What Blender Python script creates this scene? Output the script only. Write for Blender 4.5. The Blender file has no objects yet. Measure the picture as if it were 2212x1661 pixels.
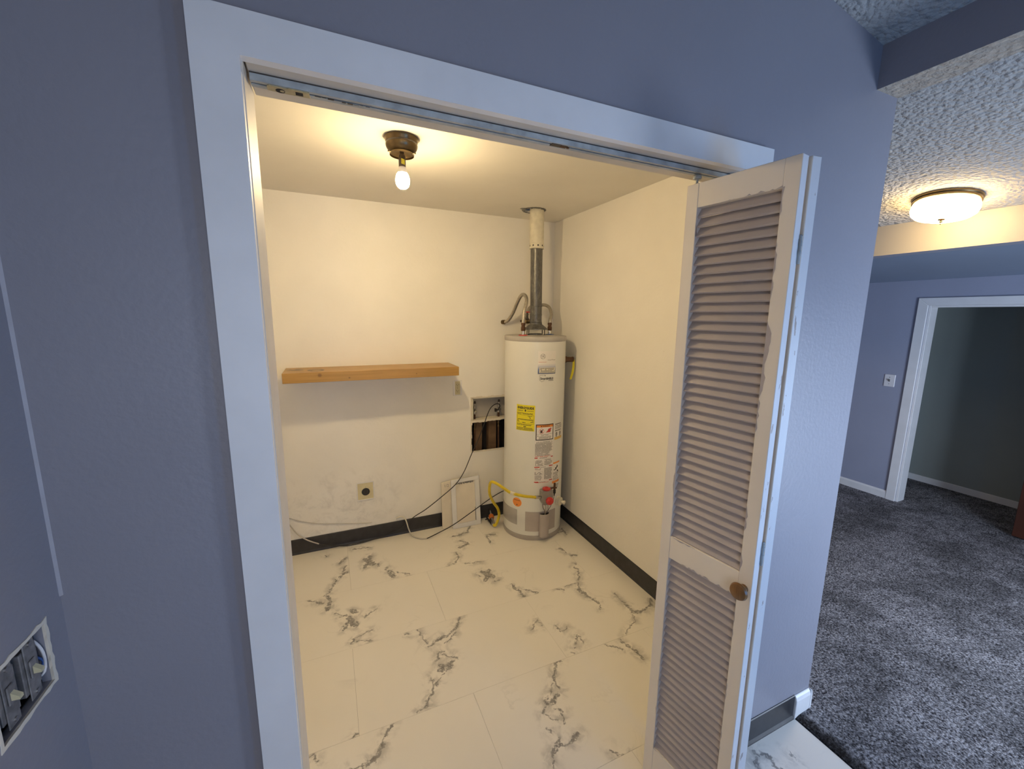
import bpy, bmesh, math, random
from mathutils import Vector, Matrix
random.seed(7)
R = math.radians
scene = bpy.context.scene
COL = scene.collection

# ------------------------------------------------------------------ camera
yaw, pit, rol = R(24.092), R(-9.482), R(0.688)
fwd = Vector((math.sin(yaw)*math.cos(pit), math.cos(yaw)*math.cos(pit), math.sin(pit)))
r0 = Vector((math.cos(yaw), -math.sin(yaw), 0)); u0 = r0.cross(fwd)
rt = r0*math.cos(rol) + u0*math.sin(rol); up = u0*math.cos(rol) - r0*math.sin(rol)
cd = bpy.data.cameras.new('camera'); cam = bpy.data.objects.new('camera', cd); COL.objects.link(cam)
cam.matrix_world = Matrix(((rt.x, up.x, -fwd.x, .1020), (rt.y, up.y, -fwd.y, -.8541), (rt.z, up.z, -fwd.z, 1.6307), (0, 0, 0, 1)))
cd.sensor_fit = 'HORIZONTAL'; cd.sensor_width = 36.0; cd.lens = 36.0*888.67/2212
cd.clip_start = .02; cd.clip_end = 60
scene.camera = cam

# ------------------------------------------------------------------ light
w = bpy.data.worlds.new('world'); scene.world = w; w.use_nodes = True
bg = w.node_tree.nodes['Background']; bg.inputs[0].default_value = (.36, .55, 1.0, 1); bg.inputs[1].default_value = .3
def area(name, loc, target, sx, sy, power, color):
    l = bpy.data.lights.new(name, 'AREA'); l.shape = 'RECTANGLE'; l.size = sx; l.size_y = sy; l.energy = power; l.color = color
    o = bpy.data.objects.new(name, l); COL.objects.link(o); o.location = loc
    o.rotation_euler = (Vector(target)-Vector(loc)).to_track_quat('-Z', 'Y').to_euler(); return o
area('daylight_window', (1.45, -1.62, 1.10), (1.45, 0, 1.10), .50, .80, 13, (.06, .39, 1.0))
area('added_hall_daylight', (3.05, -1.66, .90), (3.05, 0, .90), 1.0, 1.4, 86, (.66, .79, 1.0))  # unseen hall source, put in to light the carpet and far wall
area('added_left_fill', (.15, -1.62, 1.45), (.15, 0, 1.45), .7, .9, 8.5, (.86, .91, 1.0))  # added fill to brighten the left walls, its window is made up
BULB = 500
LAMP = 42
scene.view_settings.view_transform = 'Standard'; scene.view_settings.look = 'None'
scene.view_settings.gamma = 1.0; scene.view_settings.use_curve_mapping = False
scene.view_settings.exposure = 0
scene.cycles.use_denoising = True
scene.cycles.max_bounces = 8; scene.cycles.diffuse_bounces = 6

# ------------------------------------------------------------------ materials
class NT:
    def __init__(s, name):
        s.m = bpy.data.materials.new(name); s.m.use_nodes = True; s.t = s.m.node_tree; s.n = s.t.nodes
        s.b = s.n['Principled BSDF']
    def node(s, typ, **kw):
        n = s.n.new(typ)
        for k, v in kw.items(): setattr(n, k, v)
        return n
    def link(s, a, b): s.t.links.new(a, b)
    def pos(s): return s.node('ShaderNodeNewGeometry').outputs['Position']
    def noise(s, scale, detail=3, rough=.5, vec=None, dist=0):
        n = s.node('ShaderNodeTexNoise'); n.inputs['Scale'].default_value = scale; n.inputs['Detail'].default_value = detail
        n.inputs['Roughness'].default_value = rough; n.inputs['Distortion'].default_value = dist
        s.link(vec if vec is not None else s.pos(), n.inputs['Vector']); return n
    def ramp(s, fac, stops):
        r = s.node('ShaderNodeValToRGB'); s.link(fac, r.inputs[0]); e = r.color_ramp.elements
        while len(e) < len(stops): e.new(.5)
        for i, (p, c) in enumerate(stops): e[i].position = p; e[i].color = (*c, 1) if len(c) == 3 else c
        return r.outputs[0]
    def math(s, op, a, b=None, clamp=False):
        n = s.node('ShaderNodeMath', operation=op, use_clamp=clamp)
        for i, v in enumerate((a, b)):
            if v is None: continue
            if isinstance(v, (int, float)): n.inputs[i].default_value = v
            else: s.link(v, n.inputs[i])
        return n.outputs[0]
    def vmath(s, op, a, b=None, out=0):
        n = s.node('ShaderNodeVectorMath', operation=op)
        for i, v in enumerate((a, b)):
            if v is None: continue
            if isinstance(v, (tuple, list)): n.inputs[i].default_value = v
            else: s.link(v, n.inputs[i])
        return n.outputs[out]
    def mix(s, fac, a, b):
        n = s.node('ShaderNodeMix', data_type='RGBA')
        if isinstance(fac, (int, float)): n.inputs[0].default_value = fac
        else: s.link(fac, n.inputs[0])
        for i, v in ((6, a), (7, b)):
            if isinstance(v, (tuple, list)): n.inputs[i].default_value = (*v[:3], 1)
            else: s.link(v, n.inputs[i])
        return n.outputs[2]
    def bump(s, h, strength, dist):
        b = s.node('ShaderNodeBump'); b.inputs['Strength'].default_value = strength; b.inputs['Distance'].default_value = dist
        s.link(h, b.inputs['Height']); s.link(b.outputs[0], s.b.inputs['Normal'])
    def smooth(s, v, lo, hi):
        n = s.node('ShaderNodeMapRange', interpolation_type='SMOOTHSTEP')
        n.inputs[1].default_value = lo; n.inputs[2].default_value = hi; s.link(v, n.inputs[0]); return n.outputs[0]
    def color(s, c):
        if isinstance(c, (tuple, list)): s.b.inputs['Base Color'].default_value = (*c[:3], 1)
        else: s.link(c, s.b.inputs['Base Color'])
    def set(s, rough=.5, metal=0, spec=.5):
        s.b.inputs['Roughness'].default_value = rough; s.b.inputs['Metallic'].default_value = metal
        s.b.inputs['Specular IOR Level'].default_value = spec; return s.m

def paint(name, c, rough=.5, var=.06, vs=6, bump=.12, bs=90, bd=.002, metal=0, spec=.5):
    t = NT(name); n = t.noise(vs, 4)
    a = tuple(max(0, x*(1-var)) for x in c); b = tuple(min(1, x*(1+var)) for x in c)
    t.color(t.ramp(n.outputs[0], [(.3, a), (.7, b)]))
    if bump: t.bump(t.noise(bs, 3).outputs[0], bump, bd)
    return t.set(rough, metal, spec)

WHITE = (.80, .78, .74)
M = {}
M['blue'] = paint('lavender_wall_paint', (.27, .268, .31), .42, .03, 3, .25, 70, .003)
M['trimw'] = paint('white_trim_paint', (.76, .76, .77), .38, .04, 9, .12, 60, .001)
M['closetw'] = None
M['ceilc'] = paint('closet_ceiling_paint', (.74, .71, .65), .6, .03, 3, .2, 60, .002)
M['cove'] = paint('charcoal_vinyl_base', (.030, .030, .034), .42, .25, 22, .15, 60, .001)
M['track'] = paint('grey_track_paint', (.34, .37, .38), .4, .25, 30, .2, 120, .001)
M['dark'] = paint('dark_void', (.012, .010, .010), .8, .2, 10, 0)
M['brass'] = paint('antique_brass', (.17, .125, .07), .33, .25, 25, .1, 90, .001, 1)
M['darkbrown'] = paint('brown_socket', (.05, .035, .025), .35, .2, 40, 0)
M['ivory'] = paint('ivory_plastic', (.62, .56, .36), .4, .06, 20, 0)
M['cream'] = paint('cream_plate', (.72, .68, .56), .4, .05, 20, 0)
M['galv'] = None
M['ventw'] = paint('chalky_white_pipe', (.66, .62, .50), .55, .12, 25, .1, 80, .001)
M['tank'] = paint('enamel_white', (.74, .74, .70), .28, .02, 5, .02, 200, .0005)
M['tankgrey'] = paint('warm_grey_enamel', (.40, .37, .35), .35, .06, 15, .05, 200, .0005)
M['lightgrey'] = paint('grey_plastic', (.42, .40, .38), .45, .05, 15, 0)
M['yellow'] = paint('yellow_coating', (.68, .52, .02), .4, .12, 30, .1, 60, .001)
M['ylabel'] = paint('yellow_label', (.80, .70, .02), .5, .03, 10, 0)
M['paper'] = paint('white_label', (.80, .77, .74), .5, .02, 10, 0)
M['ink'] = paint('black_ink', (.03, .03, .03), .6, .1, 10, 0)
M['greyink'] = paint('grey_ink', (.22, .21, .20), .6, .1, 10, 0)
M['redink'] = paint('red_ink', (.55, .06, .04), .6, .1, 10, 0)
M['orangeink'] = paint('orange_ink', (.80, .27, .05), .55, .05, 10, 0)
M['goldink'] = paint('gold_ink', (.75, .48, .12), .55, .05, 10, 0)
M['red'] = paint('red_plastic', (.52, .035, .03), .3, .1, 30, 0)
M['redring'] = paint('red_washer', (.50, .05, .05), .5, .1, 30, 0)
M['bluering'] = paint('blue_washer', (.05, .12, .35), .5, .1, 30, 0)
M['orange'] = paint('orange_plastic', (.60, .16, .03), .35, .1, 30, 0)
M['steel'] = paint('braided_steel', (.42, .39, .34), .38, .25, 160, .5, 300, .001, .8)
M['chrome'] = paint('dull_chrome', (.55, .54, .52), .25, .1, 40, 0, metal=1)
M['iron'] = paint('dark_iron', (.06, .05, .045), .45, .3, 40, .1, 100, .001, .5)
M['copper'] = paint('old_copper', (.12, .062, .035), .45, .3, 25, 0, metal=.6)
M['black'] = paint('black_rubber', (.018, .017, .016), .45, .1, 20, 0)
M['whitecord'] = paint('grey_white_cable', (.55, .52, .46), .5, .08, 20, 0)
M['slat'] = paint('taupe_slat_paint', (.44, .40, .405), .5, .06, 7, .12, 90, .001)
M['doorw'] = None
M['knobwood'] = None
M['stud'] = paint('raw_stud_wood', (.15, .09, .05), .7, .3, 14, .1, 60, .001)
M['drywall'] = paint('raw_drywall', (.74, .68, .58), .8, .04, 12, .4, 120, .002)
M['walnut'] = paint('dark_brown_door', (.055, .018, .010), .35, .2, 6, .05, 60, .001)
M['switchw'] = paint('white_switch', (.75, .74, .76), .35, .02, 10, 0)
M['device'] = paint('grey_metal_yoke', (.20, .19, .19), .5, .4, 60, .1, 100, .001, .2)
M['header'] = paint('pale_header_paint', (.37, .365, .35), .55, .03, 3, .15, 70, .002)
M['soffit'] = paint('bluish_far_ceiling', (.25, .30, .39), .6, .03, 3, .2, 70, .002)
M['bracket'] = paint('yellowed_bracket', (.40, .34, .20), .45, .2, 60, .1, 90, .001, .2)
M['jamb'] = paint('cream_jamb_paint', (.60, .55, .48), .45, .05, 12, .12, 70, .001)
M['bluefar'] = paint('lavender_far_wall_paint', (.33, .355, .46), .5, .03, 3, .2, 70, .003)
M['bodygrey'] = paint('cast_grey_body', (.27, .25, .235), .4, .08, 30, .1, 90, .001, .2)
M['fleshy'] = paint('pinkish_grey_enamel', (.42, .375, .355), .35, .06, 15, .05, 200, .0005)
M['caulk'] = paint('pale_caulk', (.35, .345, .39), .5, .08, 20, 0)
M['farwall'] = paint('greenish_white_paint', (.30, .33, .31), .55, .03, 3, .2, 70, .002)

# closet white wall with scuffs near the floor
t = NT('closet_wall_paint')
base = t.ramp(t.noise(3, 4).outputs[0], [(.3, (.81, .785, .735)), (.7, (.86, .835, .785))])
d = t.vmath('MULTIPLY', t.vmath('SUBTRACT', t.pos(), (.12, 2.107, .28)), (2.2, .6, 3.6)); d = t.vmath('LENGTH', d, out=1)
near = t.math('SUBTRACT', 1.0, t.smooth(d, .2, 1.5))
sm = t.smooth(t.noise(11, 8, .75, dist=.6).outputs[0], .46, .72)
spk = t.math('GREATER_THAN', t.noise(75, 2).outputs[0], .80)
dirt = t.math('ADD', t.math('MULTIPLY', t.math('MULTIPLY', sm, near), .30), t.math('MULTIPLY', spk, .35), True)
t.color(t.mix(dirt, base, (.30, .28, .27))); t.bump(t.noise(60, 3).outputs[0], .25, .003); M['closetw'] = t.set(.5)

# popcorn ceiling
t = NT('popcorn_ceiling')
v = t.node('ShaderNodeTexVoronoi'); v.inputs['Scale'].default_value = 58; t.link(t.pos(), v.inputs['Vector'])
nz = t.noise(44, 4, .6)
h = t.math('ADD', t.math('MULTIPLY', t.math('SUBTRACT', 1.0, v.outputs['Distance']), .6), nz.outputs[0])
t.color(t.ramp(nz.outputs[0], [(.3, (.34, .34, .335)), (.65, (.42, .42, .41))])); t.bump(h, .9, .011); M['popcorn'] = t.set(.85, spec=.1)

M['popcornwarm'] = paint('lamplit_popcorn_tint', (.40, .35, .29), .85, .12, 44, 1.0, 50, .011, spec=.1)  # warm lamp light on the beam underside, put into its colour
# galvanised pipe
t = NT('galvanised_steel')
mp = t.node('ShaderNodeMapping'); mp.inputs['Scale'].default_value = (1, 1, .45); t.link(t.pos(), mp.inputs['Vector'])
n = t.noise(55, 6, .7, vec=mp.outputs[0], dist=.6)
t.color(t.ramp(n.outputs[0], [(.3, (.085, .085, .085)), (.55, (.15, .148, .14)), (.75, (.27, .26, .24))])); t.bump(n.outputs[0], .3, .002)
M['galv'] = t.set(.36, .55)

# chipped door paint
t = NT('chipped_door_paint')
base = t.ramp(t.noise(5, 4).outputs[0], [(.3, (.80, .735, .65)), (.7, (.85, .785, .70))])  # cream base carries the warm light falling on the door face
chip = t.math('GREATER_THAN', t.noise(26, 5, .6).outputs[0], .74)
t.color(t.mix(t.math('MULTIPLY', chip, .7), base, (.30, .25, .23))); t.bump(t.noise(50, 3).outputs[0], .15, .001); M['doorw'] = t.set(.42)
t = NT('chipped_door_edge')
base = t.ramp(t.noise(5, 4).outputs[0], [(.3, (.66, .66, .68)), (.7, (.72, .72, .74))])
mp = t.node('ShaderNodeMapping'); mp.inputs['Scale'].default_value = (1, 1, .25); t.link(t.pos(), mp.inputs['Vector'])
chip = t.math('GREATER_THAN', t.noise(48, 4, .6, vec=mp.outputs[0]).outputs[0], .655)
t.color(t.mix(t.math('MULTIPLY', chip, .8), base, (.30, .22, .19))); M['dooredge'] = t.set(.4)

# woods
def wood(name, c0, c1, scl, rough=.4, stain=False):
    t = NT(name); mp = t.node('ShaderNodeMapping'); mp.inputs['Scale'].default_value = scl; t.link(t.pos(), mp.inputs['Vector'])
    n = t.noise(6, 6, .6, vec=mp.outputs[0], dist=.5)
    col = t.ramp(n.outputs[0], [(.25, c0), (.5, tuple((a+b)/2 for a, b in zip(c0, c1))), (.75, c1)])
    if stain:
        for (x, y, r, wd) in ((.022, 1.95, .040, .016), (.030, 1.93, .034, .010)):
            dd = t.vmath('LENGTH', t.vmath('MULTIPLY', t.vmath('SUBTRACT', t.pos(), (x, y, 1.283)), (1, 1, 0)), out=1)
            ring = t.math('SUBTRACT', 1.0, t.smooth(t.math('ABSOLUTE', t.math('SUBTRACT', dd, r)), .0, wd))
            ring = t.math('MULTIPLY', ring, t.smooth(t.noise(14, 2).outputs[0], .36, .42))
            col = t.mix(t.math('MULTIPLY', ring, .95), col, (.035, .02, .01))
        bl = t.math('SUBTRACT', 1.0, t.smooth(t.vmath('LENGTH', t.vmath('SUBTRACT', t.pos(), (-.088, 2.0, 1.284)), out=1), .03, .075))
        bl = t.math('MULTIPLY', bl, t.smooth(t.noise(30, 3).outputs[0], .42, .50)); col = t.mix(t.math('MULTIPLY', bl, .75), col, (.06, .035, .015))
        for (x, z, r) in ((.045, 1.266, .016), (.21, 1.243, .008), (.62, 1.25, .006)):
            k = t.math('SUBTRACT', 1.0, t.smooth(t.vmath('LENGTH', t.vmath('MULTIPLY', t.vmath('SUBTRACT', t.pos(), (x, 1.837, z)), (1, .2, 1)), out=1), r*.3, r))
            col = t.mix(t.math('MULTIPLY', k, .7), col, (.13, .06, .02))
    t.color(col); t.bump(n.outputs[0], .08, .001); return t.set(rough)
M['shelfwood'] = wood('honey_pine', (.33, .185, .048), (.46, .27, .08), (.5, 5, 9), .38, True)
M['knobwood'] = wood('knob_oak', (.15, .07, .02), (.27, .135, .045), (6, 30, 4), .35)

# carpet
t = NT('grey_carpet')
v = t.node('ShaderNodeTexVoronoi'); v.inputs['Scale'].default_value = 95; t.link(t.pos(), v.inputs['Vector'])
n1 = t.noise(120, 4, .75); n2 = t.noise(2.8, 6, .65, dist=.8); n3 = t.noise(26, 4, .6)
f = t.math('ADD', t.math('MULTIPLY', n1.outputs[0], .8), t.math('MULTIPLY', n3.outputs[0], .2))
f = t.math('SUBTRACT', f, t.math('MULTIPLY', v.outputs['Distance'], .12))
col = t.ramp(f, [(.34, (.045, .042, .048)), (.45, (.295, .29, .312)), (.57, (.73, .72, .765))])
col = t.mix(t.smooth(n2.outputs[0], .38, .62), t.mix(.48, col, (.03, .03, .03)), col)
sx = t.node('ShaderNodeSeparateXYZ'); t.link(t.pos(), sx.inputs[0])
edge = t.math('SUBTRACT', 1.0, t.smooth(t.math('ADD', sx.outputs[0], t.math('MULTIPLY', n3.outputs[0], .02)), 1.812, 1.856))
col = t.mix(t.math('MULTIPLY', edge, .82), col, (.022, .017, .013))
t.color(col); t.bump(f, 1.0, .02); M['carpet'] = t.set(.95, spec=.05)

# glowing things
def glow(name, c, s):
    t = NT(name); t.color((.9, .9, .9)); t.b.inputs['Emission Color'].default_value = (*c, 1); t.b.inputs['Emission Strength'].default_value = s; return t.set(.3)
M['bulb'] = glow('lit_bulb', (1, .75, .40), BULB)
# the diodes sit on a board that faces down: the dome shines strongest downwards
_t = M['bulb'].node_tree; _g = _t.nodes.new('ShaderNodeNewGeometry'); _x = _t.nodes.new('ShaderNodeSeparateXYZ'); _t.links.new(_g.outputs['Normal'], _x.inputs[0])
_m = _t.nodes.new('ShaderNodeMapRange'); _m.inputs[1].default_value = -1; _m.inputs[2].default_value = .3; _m.inputs[3].default_value = BULB*2.7; _m.inputs[4].default_value = BULB*.25
_t.links.new(_x.outputs[2], _m.inputs[0]); _t.links.new(_m.outputs[0], _t.nodes['Principled BSDF'].inputs['Emission Strength'])
t = NT('lit_alabaster'); n = t.noise(22, 4, .6)
t.color((.8, .74, .6)); t.link(t.ramp(n.outputs[0], [(.35, (1, .55, .14)), (.52, (1, .72, .36))]), t.b.inputs['Emission Color']); t.b.inputs['Emission Strength'].default_value = LAMP
M['lampshade'] = t.set(.35)

# marble print on the vinyl tiles: veins as distances to polylines, one material per tile
VEINS="677,1092,636,1028,10 636,1028,584,992,13 584,992,507,979,15 507,979,479,959,13 625,991,558,941,4 513,907,489,857,6 515,912,535,898,4 530,880,575,845,4 576,850,587,835,10 561,826,486,797,18 500,823,540,806,14 547,803,502,776,5 502,776,454,726,3 441,775,453,752,8 453,752,444,713,5 446,721,411,674,9 411,674,397,645,10 401,643,356,632,5 136,1375,159,1352,21 110,1347,79,1347,11 125,1327,152,1247,30 116,1294,91,1244,15 203,1294,265,1340,5 25,1491,16,1440,24 -8,1505,-86,1560,8 17,1567,25,1520,14 56,1396,79,1360,4 225,1186,132,1157,5 146,1140,218,1109,5 123,1133,139,1154,6 134,1930,89,1881,17 121,1830,109,1780,15 127,1764,85,1721,17 62,1706,56,1659,11 52,1661,21,1580,8 21,1580,0,1567,8 249,1862,292,1786,34 281,1888,242,1770,27 320,1774,323,1754,13 373,1714,359,1684,8 381,1665,396,1598,28 421,1639,490,1579,6 179,2024,291,1998,6 -1,2017,13,2001,6 1054,2039,998,1946,12 994,1935,877,1911,13 899,1843,952,1786,8 944,1778,877,1751,21 835,1705,836,1653,8 836,1653,796,1592,7 793,1583,754,1577,4 929,1424,967,1355,31 972,1424,920,1341,25 968,1304,992,1311,13 881,1409,904,1382,6 856,1557,967,1529,5 250,624,229,595,8 229,595,207,565,4 206,559,191,528,9 191,528,145,506,14 139,503,92,515,6 127,646,100,628,5 -55,621,-29,611,4 -31,613,-26,592,5 383,1095,403,1075,6 443,1093,475,977,3 1529,1466,1544,1406,12 1554,1360,1596,1347,11 1534,1270,1529,1253,12 1501,1237,1510,1205,9 1510,1196,1457,1113,11 1435,1089,1416,1033,9 1407,1029,1419,955,17 1423,961,1443,887,13 1447,885,1424,839,3 1284,1089,1320,1066,9 1335,1091,1431,1091,2 1582,916,1580,814,4 1584,819,1579,746,16 1579,746,1636,735,12 1645,745,1722,754,11 1755,797,1704,747,11 1562,726,1538,692,9 1538,692,1492,668,6 1500,677,1426,631,5 1387,614,1393,572,6 1393,572,1410,523,15 1409,533,1409,472,9 1294,620,1328,589,5 1328,589,1355,562,4 1200,733,1155,685,4 1202,721,1201,671,5 1131,669,1149,661,5 1110,651,1120,631,6 1124,837,1129,787,4 1129,787,1184,800,3 1001,622,1036,622,6 1002,617,988,585,7 985,586,953,545,11 953,545,955,493,4 942,533,905,489,2 892,487,859,461,4 933,469,897,460,14 871,456,906,449,16 852,448,833,419,5 889,421,914,399,4 899,398,891,354,4 838,409,876,371,3 819,360,827,337,3 921,296,876,276,14 876,276,831,282,5 846,308,817,295,4 834,287,794,267,13 783,265,770,224,7 1000,190,1012,163,5 1012,163,1056,153,1 1049,1237,1049,1189,15 1052,1196,1069,1165,23 1069,1165,1074,1110,14 1107,1157,1159,1104,7 1061,915,1061,852,2 997,855,1058,910,3 1109,1837,1173,1823,11 1105,1827,1098,1725,8 1686,1708,1670,1602,8 1616,1661,1673,1663,7 1498,-26,1504,-53,6 1482,-50,1462,-71,12 1520,-48,1537,-67,9 1531,-71,1526,-98,9 1521,-96,1536,-115,5 1625,-87,1618,-115,2"
VE = [tuple(float(v)/1000 for v in s.split(',')) for s in VEINS.split()]
def tile_mat(x0, x1, y0, y1):
    t = NT('marble_vinyl'); p = t.pos()
    base = t.ramp(t.noise(1.4, 4).outputs[0], [(.3, (.77, .74, .68)), (.7, (.82, .79, .73))])
    segs = [s for s in VE if x0 <= (s[0]+s[2])/2 < x1 and y0 <= (s[1]+s[3])/2 < y1]
    wob = t.vmath('SUBTRACT', t.noise(34, 3, .6).outputs[1], (.5, .5, .5))
    q = t.vmath('MULTIPLY', t.vmath('ADD', p, t.vmath('MULTIPLY', wob, (.048, .048, 0))), (1, 1, 0))
    faint = t.smooth(t.math('ABSOLUTE', t.math('SUBTRACT', t.noise(2.3, 5, .55, dist=1.2).outputs[0], .5)), .0, .018)
    fm = t.math('MULTIPLY', t.math('SUBTRACT', 1.0, faint), t.smooth(t.noise(3.1, 2).outputs[0], .5, .7))
    col = t.mix(t.math('MULTIPLY', fm, .18), base, (.38, .37, .34))
    if segs:
        dmin = None
        for (ax, ay, bx, by, wd) in segs:
            bxv = (bx-ax, by-ay); L2 = max(bxv[0]**2+bxv[1]**2, 1e-8)
            pa = t.vmath('SUBTRACT', q, (ax, ay, 0))
            hh = t.math('MULTIPLY', t.vmath('DOT_PRODUCT', pa, (bxv[0]/L2, bxv[1]/L2, 0), out=1), 1.0, True)
            cx = t.node('ShaderNodeVectorMath', operation='SCALE'); cx.inputs[0].default_value = (bxv[0], bxv[1], 0); t.link(hh, cx.inputs['Scale'])
            dd = t.math('SUBTRACT', t.vmath('DISTANCE', pa, cx.outputs[0], out=1), wd*.5)
            dmin = dd if dmin is None else t.math('MINIMUM', dmin, dd)
        halo = t.math('SUBTRACT', 1.0, t.smooth(dmin, .0, .05))
        halo = t.math('MULTIPLY', halo, t.smooth(t.noise(15, 5, .65, dist=.6).outputs[0], .42, .62))
        col = t.mix(t.math('MULTIPLY', halo, .60), col, (.36, .35, .335))
        core = t.math('SUBTRACT', 1.0, t.smooth(dmin, -.0015, .0045))
        core = t.math('MULTIPLY', core, t.smooth(t.noise(70, 4, .7).outputs[0], .36, .50))
        vc = t.ramp(t.noise(40, 4).outputs[0], [(.35, (.17, .165, .16)), (.65, (.31, .295, .28))])
        col = t.mix(t.math('MULTIPLY', core, .93), col, vc)
    t.color(col); t.bump(t.noise(35, 3).outputs[0], .04, .001); return t.set(.36, spec=.35)
# ------------------------------------------------------------------ mesh helpers
class MB:
    def __init__(s): s.v = []; s.f = []; s.mi = []
    def add(s, vs, fs, mi=0):
        o = len(s.v); s.v += [tuple(v) for v in vs]; s.f += [tuple(i+o for i in f) for f in fs]; s.mi += [mi]*len(fs); return s
    def box(s, a, b, mi=0):
        x0, y0, z0 = a; x1, y1, z1 = b
        return s.add([(x0, y0, z0), (x1, y0, z0), (x1, y1, z0), (x0, y1, z0), (x0, y0, z1), (x1, y0, z1), (x1, y1, z1), (x0, y1, z1)],
              [(0, 3, 2, 1), (4, 5, 6, 7), (0, 1, 5, 4), (1, 2, 6, 5), (2, 3, 7, 6), (3, 0, 4, 7)], mi)
    def prism(s, pts, vec, mi=0):
        n = len(pts); vec = Vector(vec); vs = [Vector(p) for p in pts]; vs += [p+vec for p in vs]
        return s.add(vs, [tuple(range(n))[::-1], tuple(range(n, 2*n))] + [(i, (i+1) % n, n+(i+1) % n, n+i) for i in range(n)], mi)
    def lathe(s, prof, c=(0, 0, 0), axis=(0, 0, 1), n=24, mi=0, caps=True):
        ax = Vector(axis).normalized(); e1 = ax.orthogonal().normalized(); e2 = ax.cross(e1); c = Vector(c); vs = []; fs = []
        for (r, h) in prof:
            for k in range(n):
                a = 2*math.pi*k/n; vs.append(c + ax*h + (e1*math.cos(a)+e2*math.sin(a))*max(r, 1e-5))
        m = len(prof)
        for i in range(m-1):
            for k in range(n): fs.append((i*n+k, i*n+(k+1) % n, (i+1)*n+(k+1) % n, (i+1)*n+k))
        if caps: fs += [tuple(range(n))[::-1], tuple(range((m-1)*n, m*n))]
        return s.add(vs, fs, mi)
    def cyl(s, a, b, r, r2=None, n=16, mi=0):
        a = Vector(a); b = Vector(b); return s.lathe([(r, 0), (r if r2 is None else r2, (b-a).length)], a, b-a, n, mi)
    def tube(s, pts, r, n=8, sub=4, mi=0):
        P = [Vector(p) for p in pts]; Q = []
        for i in range(len(P)-1):
            p0 = P[max(i-1, 0)]; p1 = P[i]; p2 = P[i+1]; p3 = P[min(i+2, len(P)-1)]
            for k in range(sub):
                u = k/sub; Q.append(.5*((2*p1)+(p2-p0)*u+(2*p0-5*p1+4*p2-p3)*u*u+(3*p1-p0-3*p2+p3)*u**3))
        Q.append(P[-1]); vs = []; fs = []; t0 = (Q[1]-Q[0]).normalized(); e1 = t0.orthogonal().normalized()
        for i, q in enumerate(Q):
            tg = (Q[min(i+1, len(Q)-1)]-Q[max(i-1, 0)]).normalized(); e1 = (e1-tg*e1.dot(tg)).normalized(); e2 = tg.cross(e1)
            rr = r(i/(len(Q)-1)) if callable(r) else r
            for k in range(n): a = 2*math.pi*k/n; vs.append(q+(e1*math.cos(a)+e2*math.sin(a))*rr)
        for i in range(len(Q)-1):
            for k in range(n): fs.append((i*n+k, i*n+(k+1) % n, (i+1)*n+(k+1) % n, (i+1)*n+k))
        fs += [tuple(range(n))[::-1], tuple(range((len(Q)-1)*n, len(Q)*n))]
        return s.add(vs, fs, mi)
    def xf(s, mat): s.v = [tuple(mat @ Vector(v)) for v in s.v]; return s
    def build(s, name, mats, parent=None, smooth=False, bevel=0):
        me = bpy.data.meshes.new(name); off = parent_loc(parent)
        me.from_pydata([Vector(v)-off for v in s.v], [], s.f)
        mats = mats if isinstance(mats, (list, tuple)) else [mats]
        for m in mats: me.materials.append(m)
        me.polygons.foreach_set('material_index', s.mi)
        bm = bmesh.new(); bm.from_mesh(me); bmesh.ops.recalc_face_normals(bm, faces=bm.faces)
        if bevel: bmesh.ops.bevel(bm, geom=[e for e in bm.edges if e.is_manifold and e.calc_face_angle(0) > .7], offset=bevel, segments=1, affect='EDGES', profile=.5, material=-1)
        if smooth:
            for f in bm.faces: f.smooth = True
            for e in bm.edges:
                if e.is_manifold and e.calc_face_angle(0) > R(38): e.smooth = False
        bm.to_mesh(me); bm.free()
        o = bpy.data.objects.new(name, me); COL.objects.link(o)
        if parent is not None: o.parent = parent
        return o
LOC = {}
def parent_loc(p):
    v = Vector((0, 0, 0))
    while p is not None: v += p.location; p = p.parent
    return v
def tag(o, label=None, cat=None, group=None, kind=None):
    if label: o['label'] = label
    if cat: o['category'] = cat
    if group: o['group'] = group
    if kind: o['kind'] = kind
    return o
def thing(name, loc, label, cat, group=None):
    o = bpy.data.objects.new(name, None); COL.objects.link(o); o.location = loc; o.empty_display_size = .1
    return tag(o, label, cat, group)
def lab(o, l): o['label'] = l; return o
def struct(o, label=None): o['kind'] = 'structure'; o['label'] = label or o.name.replace('_', ' '); return o

def wall_grid(mb, axis, at, th, us, vs, holes, mi=0):
    """slab normal to axis ('x' or 'y'), u along the other horizontal axis, v = z, with rectangular holes by cell"""
    for i in range(len(us)-1):
        for j in range(len(vs)-1):
            uc = (us[i]+us[i+1])/2; vc = (vs[j]+vs[j+1])/2
            if any(h[0] < uc < h[1] and h[2] < vc < h[3] for h in holes): continue
            if axis == 'y': mb.box((us[i], at, vs[j]), (us[i+1], at+th, vs[j+1]), mi)
            else: mb.box((at, us[i], vs[j]), (at+th, us[i+1], vs[j+1]), mi)
    return mb
def merged(mb, name, mats, **k):
    o = mb.build(name, mats, **k); bm = bmesh.new(); bm.from_mesh(o.data)
    bmesh.ops.remove_doubles(bm, verts=bm.verts, dist=1e-5)
    seen = {}
    for f in bm.faces: seen.setdefault(tuple(sorted(v.index for v in f.verts)), []).append(f)
    bmesh.ops.delete(bm, geom=[f for fs in seen.values() if len(fs) > 1 for f in fs], context='FACES')
    bmesh.ops.recalc_face_normals(bm, faces=bm.faces); bm.to_mesh(o.data); bm.free(); return o

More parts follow.
